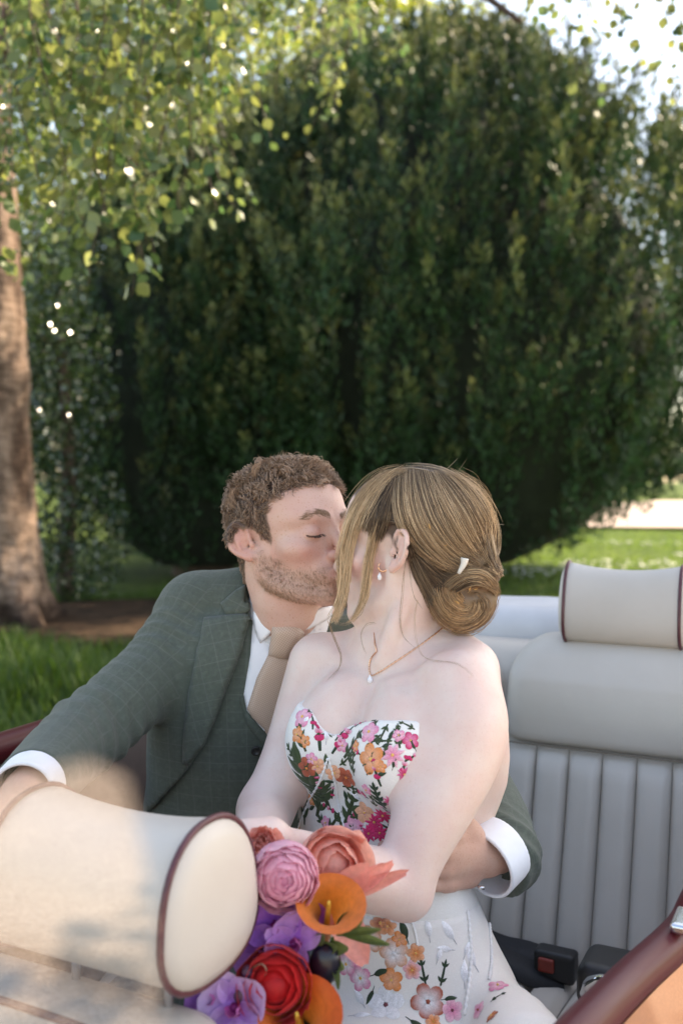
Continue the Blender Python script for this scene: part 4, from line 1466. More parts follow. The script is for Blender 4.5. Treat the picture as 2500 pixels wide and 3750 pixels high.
# jacket
def fold_lines():
    q = cr(A(SLV_R), 60)
    out = []
    for t, tw, r in ((.10, .5, .010), (.19, -.3, .009), (.33, .6, .009), (.46, -.4, .010), (.53, .3, .010), (.61, -.5, .009)):
        c = q[int(t * 59)]
        d = nrm(q[min(59, int(t * 59) + 2)] - c)
        up = nrm(A([-.4, -.2, 1.0]) - d * (A([-.4, -.2, 1.0]) @ d))
        fw = nrm(np.cross(up, d)) 
        fw = fw if fw[1] < 0 else -fw
        R_ = .050
        out.append((c + up * R_ * .7 + fw * R_ * .5 - d * .02 * tw, c - up * R_ * .5 + fw * R_ * .72 + d * .03 * tw, r))
    return out
fold_r = fold_lines()
f_slr = f_chain(SLV_R, [.064, .060, .056, .056, .050, .046], 24)
SLV_L = [SH_L, W(1540, 2520, 1.72), EL_L, W(1775, 2960, 1.52), W(1815, 3120, 1.41)]
f_sll = f_chain(SLV_L, [.070, .068, .062, .060, .062], 18)
f_slv = f_union([(f_slr, 0)] + [(f_seg(a, b, r), .018) for a, b, r in fold_r] + [(f_sll, .01)])
f_pl = f_seg(W(700, 2205, 1.64), W(900, 2160, 1.62), .030, .034)
f_pr = f_seg(W(1370, 2270, 1.69), W(1180, 2185, 1.64), .030, .034)
f_jt = f_union([(lambda P: f_core(P) - .012, 0), (f_pl, .05), (f_pr, .05)])
def f_jk(P):
    d = f_jt(P)
    s = f_slv(P)
    d = smin(d, s, .022)
    ax = nrm(SLV_R[3] - SLV_R[0])
    al = (P - SLV_R[0]) @ ax
    near = np.exp(-((al - .08) / .05) ** 2) + np.exp(-((al - .25) / .07) ** 2)
    ac = np.sin(al * 120 + 7 * vnoise(P, 8) + 30 * (P[:, 2] - 1))
    d = d - .0042 * near * np.abs(ac) ** 3 * (s < .03)
    d = d + .006 * vnoise(P, 11) + .003 * vnoise(P + 3, 26)
    return d
edge_uv = A([[955, 2120], [938, 2190], [929, 2239], [885, 2375], [829, 2510], [785, 2638], [741, 2741], [686, 2829], [600, 2950], [470, 3200], [400, 3400]], float)
ez, es = [], []
for u, v in edge_uv:
    p = W(u, v, 1.53)
    ez.append(p[2])
    es.append((p - A([-.12, 1.66, 0])) @ GL)
ez, es = A(ez)[::-1], A(es)[::-1]
CUFF_N_R = nrm(SLV_R[-1] - SLV_R[-2])
CUFF_N_L = nrm(A([-.62, -.62, -.25]))
CUFF_C_L = W(1808, 3150, 1.39)
def f_jacket(P):
    d = f_jk(P)
    q = P - A([-.12, 1.66, 0])
    s, fr = q @ GL, q @ GF
    se = np.interp(P[:, 2], ez, es)
    so = .045 - (se + .05) * .9
    opening = np.maximum(np.minimum(s - se, so + .10 - s), fr - .0) if False else np.minimum(s - se, .16 - s)
    opening = np.where(fr > 0, opening, -.05)
    arm = np.minimum(f_slr(P), f_sll(P)) < .02
    d = np.where(arm & (s < se + .02), d, smax(d, opening, .003))
    # neck hole, sleeve ends (hollow), hem
    d = smax(d, -f_chain([W(1062, 2215, 1.60), W(1040, 2330, 1.60)], [.076, .080], 3)(P), .004)
    d = smax(d, (P - SLV_R[-1]) @ CUFF_N_R, .003)
    d = smax(d, -np.maximum(f_seg(SLV_R[-2], SLV_R[-1] + CUFF_N_R * .1, .036)(P), -((P - SLV_R[-1]) @ CUFF_N_R) - .025), .003)
    lo = np.linalg.norm(P - CUFF_C_L, axis=1) < .16
    d = np.where(lo, smax(d, (P - CUFF_C_L) @ CUFF_N_L, .003), d)
    d = smax(d, -np.maximum(f_seg(SLV_L[-2], CUFF_C_L + CUFF_N_L * .1, .054)(P), -((P - CUFF_C_L) @ CUFF_N_L) - .05), .003)
    return smax(d, .47 - P[:, 2], .004)
jV, jQ = sdf_mesh(f_jacket, (-.52, 1.10, .44), (.36, 1.90, 1.17), .005)
me = mesh_np('jacket', jV, jQ)
uvt = cloth_uv_torso(jV, A([-.12, 1.66, .9]), GL, GF)
uvs = cloth_uv_tube(jV, SLV_R[0], SLV_R[3], A([0, 0, 1.0]))
uvs2 = cloth_uv_tube(jV, SLV_R[3], SLV_R[-1], A([0, 0, 1.0]))
k3 = ((jV - SLV_R[3]) @ nrm(SLV_R[-1] - SLV_R[0]) > 0)[:, None]
uvs = np.where(k3, uvs2, uvs)
uvl = cloth_uv_tube(jV, SLV_L[2], SLV_L[4], A([1.0, 0, 0]))
sel = np.argmin(np.stack([f_core(jV) - .004, f_slr(jV), f_sll(jV)], 1), 1)
attr_vec(me, np.where((sel == 0)[:, None], uvt, np.where((sel == 1)[:, None], uvs, uvl)))
jacket = part('jacket', me, M_SUIT, groom, label='open green-grey check suit jacket')
J_BVH = bvh_of(jV, jQ)
print('jacket', len(jV), time.time() - T0)
def suit_patch(name, poly, bvh, parent, mat, off, thick, step=13, rim=10, ang=0.0, **k):
    me, v2, L = patch(name, poly, bvh, off, thick, step, rim, **k)
    u = np.vstack([v2, v2]) / FP * 1.55
    c, s = math.cos(ang), math.sin(ang)
    attr_vec(me, np.stack([u[:, 0] * c + u[:, 1] * s, -u[:, 0] * s + u[:, 1] * c, np.zeros(len(u))], 1))
    return part(name, me, mat, parent)
# the lapel, the upper collar with its notch, on the jacket front
lap_in = [(929, 2248), (906, 2310), (885, 2375), (829, 2510), (785, 2638), (741, 2741), (700, 2808)]
lap_out = [(672, 2790), (678, 2678), (694, 2542), (725, 2383), (752, 2268), (829, 2259)]
suit_patch('lapel', lap_in + lap_out, J_BVH, jacket, M_SUIT, .004, .005, ang=-.22, rim=7)
suit_patch('collar', [(952, 2128), (946, 2180), (930, 2246), (832, 2257), (813, 2211), (862, 2170), (905, 2140)], J_BVH, jacket, M_SUIT, .004, .0055, ang=.5, rim=7)
# shirt: front panel, collar stand, collar wings, cuffs
SH_BVH = VEST_BVH
shirt_front = [(955, 2190), (925, 2290), (917, 2399), (893, 2542), (903, 2600), (960, 2690), (1050, 2640), (1120, 2500), (1180, 2350), (1215, 2250), (1100, 2210)]
me, v2, L = patch('shirt', shirt_front, SH_BVH, .0015, .002, 14, 8)
shirt = part('shirt', me, M_SHIRT, groom, label='pale lilac-white shirt')
f_col = f_chain([W(1065, 2150, 1.585), W(1058, 2235, 1.588), W(1045, 2300, 1.60)], [.060, .065, .071], 6)
pl_n = nrm(A([.10, -.55, .80]))
pl_c = W(1058, 2236, 1.545)
def f_stand(P):
    d = np.abs(f_col(P)) - .0018
    h = (P - pl_c) @ pl_n
    return smax(smax(d, h, .002), -h - .045, .002)
cV, cQ = sdf_mesh(f_stand, (-.20, 1.48, 1.00), (.03, 1.70, 1.20), .0025)
COL_BVH = bvh_of(cV, cQ)
part('collar_stand', mesh_np('collar_stand', cV, cQ), M_SHIRT, shirt)
f_all = lambda P: np.minimum(f_vest(P), f_col(P) - .004)
aV, aQ = sdf_mesh(f_all, (-.25, 1.44, .90), (.06, 1.72, 1.22), .005)
ALL_BVH = bvh_of(aV, aQ)
for poly in ([(953, 2126), (941, 2190), (933, 2263), (943, 2318), (957, 2353), (1000, 2312), (1046, 2281), (1008, 2246), (975, 2203)],
             [(1075, 2272), (1090, 2292), (1112, 2309), (1155, 2288), (1198, 2264), (1216, 2216), (1176, 2224), (1125, 2246)]):
    me, v2, L = patch('collar_wing', poly, ALL_BVH, .003, .0035, 9, 7)
    part('collar_wing', me, M_SHIRT, shirt)
# tie
mt = Mt('tan_silk_tie')
mt.set(rough=.42, spec=.4, sheen=.2)
fa = mt.attr('fab', True)
ch = mt.n('ShaderNodeTexChecker')
ch.inputs['Scale'].default_value = 520
mt.l(fa, ch.inputs['Vector'])
ch.inputs['Color1'].default_value = (.58, .415, .325, 1)
ch.inputs['Color2'].default_value = (.45, .31, .235, 1)
mt.base(ch.outputs[0])
mt.bump(ch.outputs['Fac'], .0004, .5)
M_TIE = mt.m
tie = suit_patch('tie', [(988, 2385), (1056, 2392), (1090, 2440), (1110, 2560), (1090, 2700), (985, 2700), (965, 2665), (922, 2622), (905, 2592), (941, 2478)], SH_BVH, groom, M_TIE, .004, .007, ang=.35, rim=16)
tie['label'] = 'tan woven tie'
suit_patch('knot', [(1003, 2286), (1050, 2276), (1084, 2284), (1110, 2310), (1085, 2350), (1060, 2402), (1020, 2404), (986, 2394), (996, 2340)], ALL_BVH, tie, M_TIE, .006, .012, ang=-.2, rim=24)
# waistcoat opening edge, pocket, buttons
suit_patch('front_edge', [(893, 2545), (903, 2600), (965, 2672), (1010, 2700), (1010, 2760), (960, 2720), (905, 2650), (880, 2560)], VEST_BVH, waist, M_VEST, .003, .003, ang=.6)
suit_patch('front_band', [(985, 2690), (1040, 2700), (960, 2950), (905, 3060), (850, 3060), (905, 2900), (945, 2780)], VEST_BVH, waist, M_VEST, .003, .003, ang=-.3)
def button_mesh(r=.0078):
    bm = bmesh.new()
    prof = [(0, .0012), (.45, .0014), (.62, .0026), (.85, .0032), (1.0, .0020), (1.0, 0)]
    vs = []
    for rr, z in prof:
        vs.append([bm.verts.new((rr * r * math.cos(a), rr * r * math.sin(a), z)) for a in np.arange(16) * 2 * math.pi / 16] if rr else [bm.verts.new((0, 0, z))])
    for j in range(16):
        bm.faces.new((vs[0][0], vs[1][j], vs[1][(j + 1) % 16]))
        for k in range(1, 5):
            bm.faces.new((vs[k][j], vs[k + 1][j], vs[k + 1][(j + 1) % 16], vs[k][(j + 1) % 16]))
    me = bpy.data.meshes.new('button')
    bm.to_mesh(me)
    bm.free()
    me.polygons.foreach_set('use_smooth', np.ones(len(me.polygons), bool))
    me.materials.append(M_BUTTON)
    return me
bmesh_btn = button_mesh()
for u, v in ((937, 2744), (899, 2893)):
    l, nn = hit(VEST_BVH, u, v)
    if l is not None:
        b = obj('button', bmesh_btn, None, waist)
        b.location = l + nn * .006
        b.rotation_euler = Vector(nn).to_track_quat('Z', 'Y').to_euler()
# cuffs
def cuff(c, ax, r0, r1, ln, name='cuff'):
    f = lambda P: smax(np.abs(f_seg(c - ax * .03, c + ax * ln, r0, r1)(P)) - .0026, np.maximum((P - c) @ ax - ln, -((P - c) @ ax) - .02), .002)
    V, Q = sdf_mesh(f, c - .11, c + .11, .0022)
    return part(name, mesh_np(name, V, Q), M_SHIRT, shirt)
cuff(WR_R - CUFF_N_R * .02, CUFF_N_R, .040, .038, .030)
cuff(WR_L + A([.012, .012, -.004]), CUFF_N_L, .046, .047, .024)
me, v2, L = patch('cuff_fold', [(1700, 3230), (1745, 3215), (1768, 3260), (1766, 3290), (1733, 3302), (1710, 3262)], VEST_BVH, 0, .003, 9, 5, dfall=1.38)
part('cufflink', tube_mesh('cufflink', [W(1748, 3250, 1.32), W(1772, 3252, 1.32)], .0028, 8), simple('silver', (.6, .6, .62, 1), .25, .1, 80, metal=1.0), shirt)
# trousers
KN = A([-.30, 1.32, .52])
f_tr = f_union([(f_chain([A([-.23, 1.68, .47]), A([-.31, 1.33, .53])], [.095, .070], 8), 0), (f_chain([A([-.31, 1.33, .53]), A([-.32, 1.37, .17])], [.066, .052], 6), .03),
                (f_chain([A([-.10, 1.72, .47]), A([-.14, 1.42, .52])], [.095, .070], 8), .03), (f_chain([A([-.14, 1.42, .52]), A([-.15, 1.46, .17])], [.066, .052], 6), .03),
                (f_ell((-.17, 1.72, .50), (.17, .13, .11)), .05)])
V, Q = sdf_mesh(lambda P: f_tr(P) + .004 * vnoise(P, 12), (-.46, 1.18, .14), (.06, 1.9, .66), .008)
me = mesh_np('trousers', V, Q)
attr_vec(me, cloth_uv_torso(V, A([-.2, 1.6, .5]), GL, GF))
part('trousers', me, M_SUIT, groom)
print('groom done', time.time() - T0)
# ================================================================ BRIDE
ba = math.radians(36)
BF, BL = A([-math.sin(ba), -math.cos(ba), 0]), A([math.cos(ba), -math.sin(ba), 0])
bph = math.radians(24)
BHF = nrm([-math.cos(bph), math.sin(bph), -.02])
BHR = frame_from(BHF, math.radians(3))
BHS = .92
BHC = A([.093, 1.431, 1.208])
bride = thing('person', 'woman in strapless floral embroidered wedding dress with blonde low bun, turned to kiss the man', 'person', (.10, 1.42, .42))
b_head = head_local(False)
BC = A([.085, 1.42, 0])
def bp(s, f, z, c=BC):
    return A([c[0], c[1], 0]) + BL * s + BF * f + A([0, 0, z])
b_sec = [[.42, .09, 1.44, .14, .115], [.54, .095, 1.425, .145, .115], [.64, .085, 1.415, .135, .105], [.72, .066, 1.405, .128, .095], [.78, .052, 1.40, .118, .088], [.85, .060, 1.41, .128, .094],
         [.91, .078, 1.42, .145, .102], [.97, .085, 1.422, .150, .094], [1.015, .082, 1.42, .138, .070], [1.045, .080, 1.42, .10, .052], [1.075, .080, 1.422, .055, .046]]
f_bt = f_loft(b_sec, BL, BF)
bSH_L, bEL_L, bWR_L = W(1722, 2535, 1.31), W(1468, 3248, 1.215), W(905, 3085, 1.115)
bSH_R, bEL_R, bWR_R = W(1166, 2432, 1.475), W(972, 2965, 1.37), W(905, 3190, 1.17)
arm_L = f_chain([bSH_L + A([-.012, .01, .0]), W(1700, 2660, 1.293), W(1664, 2790, 1.275), W(1600, 2930, 1.255), W(1522, 3105, 1.232), bEL_L], [.054, .0565, .0540, .0490, .0405, .0370], 34)
fore_L = f_chain([bEL_L, W(1365, 3222, 1.20), W(1200, 3172, 1.17), bWR_L], [.0350, .0385, .0345, .0245], 28)
arm_R = f_chain([bSH_R, W(1124, 2580, 1.46), W(1060, 2780, 1.42), bEL_R], [.045, .044, .041, .036], 26)
fore_R = f_chain([bEL_R, W(950, 3060, 1.28), bWR_R], [.036, .036, .026], 8)
hL = hand_items(bWR_L, A([-.8, -.3, -.1]), A([0.1, -.6, .8]), [1.1, 1.1, 1.1, 1.1], [(.044, .05, -.02), (.045, .075, -.04), (.03, .09, -.055)], s=.92)
hR = hand_items(bWR_R, A([-.5, -.7, .1]), A([-.5, .2, .8]), [1.1, 1.1, 1.1, 1.1], [(.044, .05, -.02), (.045, .075, -.04), (.03, .09, -.055)], mirror=True, s=.92)
brR, brL = bp(-.054, .096, .940), bp(.062, .090, .938)
f_brR = f_union([(f_ell(brR, (.058, .060, .066)), 0), (f_ell(bp(-.047, .070, .990), (.044, .048, .046)), .03)])
f_brL = f_union([(f_ell(brL, (.066, .066, .068)), 0), (f_ell(bp(.049, .064, .990), (.046, .048, .046)), .03)])
f_breasts = f_union([(f_brR, 0), (f_brL, .007)])
b_it = [
    (f_bt, 0),
    (f_breasts, .024),
    # neck, its muscles, shoulders
    (f_chain([BHC + BHR @ A([0, -.035, -.03]), W(1492, 2190, 1.425), W(1468, 2300, 1.425), W(1450, 2400, 1.43)], [.050, .047, .048, .056], 10), .022),
    (f_chain([W(1500, 2130, 1.385), W(1445, 2290, 1.375), W(1392, 2425, 1.372)], [.012, .013, .009], 8), .012),
    (f_chain([W(1570, 2230, 1.46), W(1622, 2350, 1.45), W(1722, 2450, 1.37)], [.030, .034, .040], 8), .04),
    (f_chain([W(1420, 2330, 1.46), W(1300, 2385, 1.49), W(1200, 2430, 1.49)], [.030, .034, .036], 8), .04),
    (f_chain([bp(.022, .075, 1.018), W(1560, 2475, 1.325), W(1690, 2440, 1.31)], [.010, .009, .010], 8), .010),
    (f_chain([bp(-.022, .075, 1.018), W(1270, 2425, 1.42), W(1180, 2400, 1.46)], [.010, .009, .010], 8), .010),
    ('-', f_ell(bp(0, .094, 1.030), (.013, .013, .016)), .014),
    ('-', f_ell(bp(.075, .085, 1.045), (.030, .022, .014)), .02),
    (f_chain([bp(.10, -.02, .97), bp(.10, -.04, .90), bp(.085, -.04, .84)], [.045, .045, .04], 6), .03),
    (arm_L, .028), (fore_L, .009), (f_ell(bEL_L + A([.010, .004, -.012]), (.024, .024, .026)), .02), (arm_R, .026), (fore_R, .02),
    (bound(f_union(hL), bWR_L + A([-.06, -.02, 0]), .14), .012),
    (bound(f_union(hR), bWR_R + A([-.03, -.05, 0]), .14), .012),
    (bound(in_frame(b_head, BHC, BHR, BHS), BHC, .16), .012),
]
b_body = f_union(b_it)
V, Q = sdf_mesh(b_body, (-.24, .98, .40), (.30, 1.60, 1.36), .0035)
V = relax(V, Q, sstep(.12, .16, np.linalg.norm(V - BHC, axis=1)), 8)
loc = (V - BHC) @ BHR / BHS
inhead = np.linalg.norm(loc, axis=1) < .165
skin = np.tile(A([.715, .560, .500]), (len(V), 1))
x_, y_, z_ = np.abs(loc[:, 0]), loc[:, 1], loc[:, 2]
earm = np.exp(-(((x_ - .086) / .010) ** 2)) * (np.abs(y_ + .018) < .035) * inhead
skin = skin * (1 - earm[:, None] * A([.0, .17, .20]))
blush = np.exp(-(((x_ - .046) / .026) ** 2 + ((z_ + .036) / .022) ** 2)) * (y_ > .01) * inhead
skin = skin * (1 - blush[:, None] * A([.02, .26, .26]))
lips = np.exp(-((x_ / .021) ** 2 + ((z_ + .0735) / .010) ** 2) * 1.2) * (y_ > .083) * inhead
skin = lerp(skin, A([.50, .20, .20]), np.clip(lips, 0, 1)[:, None])
el = np.exp(-(np.linalg.norm(V - bEL_L, axis=1) / .05) ** 2) + .6 * np.exp(-(np.linalg.norm(V - bSH_L, axis=1) / .06) ** 2)
skin = skin * (1 - el[:, None] * A([.01, .10, .08]))
def b_scalp(l):
    y, z = l[:, 1], l[:, 2]
    yf = np.interp(z, [-.06, -.02, .01, .03, .06, .08, .092], [-.035, -.012, .012, .034, .058, .075, .3])
    zlow = np.interp(y, [-.12, -.08, -.05, -.03, 0, .03], [-.085, -.075, -.060, -.035, .012, .012])
    return sstep(-.004, .004, yf - y) * sstep(-.004, .008, z - zlow)
sc_ = b_scalp(loc) * inhead * sstep(.0815, .0785, x_)
skin = lerp(skin, A([.075, .048, .033]), (sc_ * .92)[:, None])
me = mesh_np('body', V, Q)
attr_col(me, skin)
M_SKIN_B = skin_mat('fair_skin', 0, .3)
part('body', me, M_SKIN_B, bride)
B_BVH = bvh_of(V, Q)
print('bride body', len(V), time.time() - T0)

# dress -----------------------------------------------------------
M_DRESS = Mt('ivory_tulle_satin')
M_DRESS.set(rough=.55, spec=.35, sheen=.25, sss=.05)
M_DRESS.b.inputs['Subsurface Scale'].default_value = .004
vor = M_DRESS.n('ShaderNodeTexVoronoi', feature='DISTANCE_TO_EDGE')
vor.inputs['Scale'].default_value = 520
M_DRESS.l(M_DRESS.pos(), vor.inputs['Vector'])
net = M_DRESS.ramp(vor.outputs['Distance'], [(.0, (.86, .83, .79, 1)), (.10, (.77, .74, .70, 1))])
M_DRESS.base(net)
M_DRESS.bump(M_DRESS.noise(300, 4), .0006, .35)
M_DRESS = M_DRESS.m
neck_uv = [(1118, 2592), (1140, 2600), (1156, 2626), (1172, 2656), (1196, 2680), (1222, 2690), (1248, 2687), (1270, 2668), (1296, 2654), (1340, 2643), (1390, 2637), (1470, 2637), (1556, 2645)]
ns, nz = [], []
for u, v in neck_uv:
    l, nn = hit(B_BVH, u, v)
    if l is None:
        continue
    ns.append((l - BC) @ BL)
    nz.append(l[2])
o = np.argsort(ns)
ns, nz = A(ns)[o], A(nz)[o]
f_torso = f_union([(f_bt, 0), (f_union([(f_brR, 0), (f_brL, .03)]), .03)])
def z_neck(P):
    q = P - BC
    s, f = q @ BL, q @ BF
    zf = np.interp(s, ns, nz)
    zf = np.where(s < ns[0], nz[0], zf)
    back = sstep(.03, -.05, f)
    return zf * (1 - back) + .845 * back
def f_bod(P):
    d = f_torso(P) - .0048
    return smax(smax(d, P[:, 2] - z_neck(P), .003), .722 - P[:, 2], .004)
V, Q = sdf_mesh(f_bod, (-.14, 1.20, .63), (.28, 1.60, 1.02), .0035)
bodice = part('bodice', mesh_np('bodice', V, Q), M_DRESS, bride, label='strapless sweetheart bodice covered in embroidered flowers')
BOD_BVH = bvh_of(V, Q)
# skirt: waist, hips, thighs towards the camera, seat
KL, KR = W(1420, 4330, 1.10), W(1080, 4290, 1.08)
sk_it = [
    (f_loft([[.40, .10, 1.43, .165, .145], [.52, .100, 1.415, .165, .140], [.62, .088, 1.405, .152, .125], [.70, .072, 1.40, .134, .106], [.745, .064, 1.395, .122, .096]], BL, BF), 0),
    (f_chain([A([.12, 1.37, .45]), W(1500, 4170, 1.18), KL], [.115, .095, .085], 8), .06),
    (f_chain([A([.01, 1.40, .46]), W(1230, 4130, 1.18), KR], [.115, .095, .085], 8), .06),
    (f_chain([KL, KL + A([-.02, .03, -.25])], [.09, .13], 5), .05), (f_chain([KR, KR + A([-.02, .03, -.25])], [.09, .13], 5), .05),
    (f_chain([W(1790, 3660, 1.33), W(1880, 3760, 1.24), W(1930, 3900, 1.15)], [.030, .045, .060], 6), .05),
]
f_sk0 = f_union(sk_it)
def f_skirt(P):
    d = f_sk0(P)
    fold = np.sin(P @ A([38.0, 22.0, 9.0]) + 6 * vnoise(P, 6)) * .0035 * sstep(.66, .52, P[:, 2])
    d = d + fold + .006 * vnoise(P, 9) * sstep(.72, .6, P[:, 2])
    return smax(smax(d, P[:, 2] - .728, .004), .22 - P[:, 2], .004)
V, Q = sdf_mesh(f_skirt, (-.24, .92, .20), (.40, 1.62, .76), .0055)
skirt = part('skirt', mesh_np('skirt', V, Q), M_DRESS, bride, label='white tulle skirt with embroidered flowers')
SK_BVH = bvh_of(V, Q)
print('dress', time.time() - T0)

# embroidery ------------------------------------------------------
def thread(name, c, c2=None):
    m = Mt(name)
    m.set(rough=.5, spec=.35, sheen=.2)
    m.b.inputs['Sheen Roughness'].default_value = .4
    col = m.attr('Col')
    st = m.noise(900, 3, vec=m.pos())
    m.base(m.mix(col, m.ramp(st, [(.3, (.72, .72, .72, 1)), (.7, (1.12, 1.12, 1.12, 1))]), 1.0, 'MULTIPLY'))
    m.bump(st, .0006, .7)
    return m.m
M_THREAD = thread('embroidery_thread', None)
def snap(bvh, p, off):
    l, nn, _, _ = bvh.find_nearest(Vector(p))
    return A(l) + A(nn) * off
def petal_outline(kind, n=9):
    t = np.linspace(0, 1, n)
    if kind == 'round':
        w = .40 * np.sqrt(np.maximum(.03, 1 - ((t - .60) / .43) ** 2))
    elif kind == 'heart':
        w = .50 * np.sin(np.pi * t ** 1.2) ** .75
    elif kind == 'spike':
        w = .045 + .02 * np.sin(np.pi * t)
    else:
        w = .19 * np.sin(np.pi * t ** .85)
    return t, w
def emb_piece(l, nn, x, y, bvh, shapes):
    """shapes: list of (origin2d, direction angle, length, kind, colour inner, colour outer, puff) in the tangent plane; returns mesh"""
    Vs, Fs, Cs = [], [], []
    for (ox, oy), ang, ln, kind, c0, c1, pf in shapes:
        t, w = petal_outline(kind)
        d = A([math.cos(ang), math.sin(ang)])
        e = A([-d[1], d[0]])
        base = sum(len(v) for v in Vs)
        rows = []
        for tt, ww in zip(t, w):
            for k in (-1, -.5, 0, .5, 1):
                q = A([ox, oy]) + d * tt * ln + e * k * ww * ln
                p = snap(bvh, l + x * q[0] + y * q[1], pf * (1 - .85 * abs(k) ** 2) * (.35 + .65 * math.sin(math.pi * min(.98, max(.02, tt)))) + .0003)
                rows.append(p)
                mixc = min(1.0, max(0.0, tt * 1.25 - .15 + .25 * (abs(k) - .4)))
                Cs.append(lerp(A(c0), A(c1), mixc) * (.9 + .2 * random.random()))
        Vs.append(A(rows))
        n = len(t)
        for i in range(n - 1):
            for k in range(4):
                Fs.append((base + i * 5 + k, base + (i + 1) * 5 + k, base + (i + 1) * 5 + k + 1, base + i * 5 + k + 1))
    return np.vstack(Vs), A(Fs), A(Cs)
def add_emb(name, u, v, bvh, parent, shapes_fn, size_px, rot):
    l, nn = hit(bvh, u, v)
    if l is None:
        return
    y = nrm(A([0, 0, 1.0]) - nn * nn[2])
    x = np.cross(y, nn)
    c, s = math.cos(rot), math.sin(rot)
    x, y = x * c + y * s, y * c - x * s
    Vv, Ff, Cc = emb_piece(l, nn, x, y, bvh, shapes_fn(px(size_px, l[1])))
    # make faces look outward
    f0 = Ff[len(Ff) // 2]
    if np.cross(Vv[f0[1]] - Vv[f0[0]], Vv[f0[2]] - Vv[f0[0]]) @ nn < 0:
        Ff = Ff[:, ::-1]
    me = mesh_np(name, Vv, Ff)
    attr_col(me, Cc)
    return part(name, me, M_THREAD, parent)
PINK, PALEP, HOT, ORG, PEACH, RUST, GRN, DGRN, WHT, YEL, MAR = [A(c) for c in ((.80, .26, .42), (.86, .52, .60), (.62, .025, .13), (.78, .25, .06), (.82, .42, .26), (.36, .085, .045), (.045, .075, .028), (.022, .05, .022), (.84, .84, .86), (.85, .50, .14), (.20, .05, .06))]
def fl5(c0, c1, cc=YEL, n=5, kind='round', pf=.0016, csz=.22):
    def g(s):
        out = [((0, 0), 2 * math.pi * i / n + .3, s * .5, kind, c0, c1, pf) for i in range(n)]
        out += [((-s * csz * .3 * math.cos(a), -s * csz * .3 * math.sin(a)), a, s * csz * .6, 'round', cc, cc, pf * 1.9) for a in (0, 2.1, 4.2)]
        return out
    return g
def sprig(n=3, c=GRN, c1=None, spreadl=.72, kind='leaf', tip=True):
    def g(s):
        out = [((0, 0), math.pi / 2, s, 'spike', c * .8, c * .8, .0009)]
        out[0] = ((0, 0), math.pi / 2, s * .95, 'spike', c * .7, c * .7, .0006)
        for i in range(n):
            k = .15 + .7 * i / max(1, n - 1)
            for sg in (-1, 1):
                out.append(((0, s * k), math.pi / 2 + sg * spreadl, s * (.36 - .10 * i / n), kind, c, c if c1 is None else c1, .0012))
        if tip:
            out.append(((0, s * .9), math.pi / 2, s * .35, kind, c, c if c1 is None else c1, .0012))
        return out
    return g
def buds(n=4, c=HOT):
    def g(s):
        out = [((0, 0), math.pi / 2, s, 'spike', DGRN, DGRN, .0006)]
        for i in range(n):
            k = .3 + .7 * i / max(1, n - 1)
            for sg in (-1, 1):
                out.append(((sg * s * .04, s * k), math.pi / 2 + sg * .7, s * .26, 'round', c, PALEP if i % 2 else c, .0014))
        return out
    return g
def leaf1(c=GRN):
    return lambda s: [((0, 0), math.pi / 2, s, 'leaf', c * .8, c * 1.3, .0016), ((0, -s * .25), math.pi / 2, s * .4, 'spike', c * .6, c * .6, .0006)]
E = 'embroidered_flower'
S_ = 'embroidered_sprig'
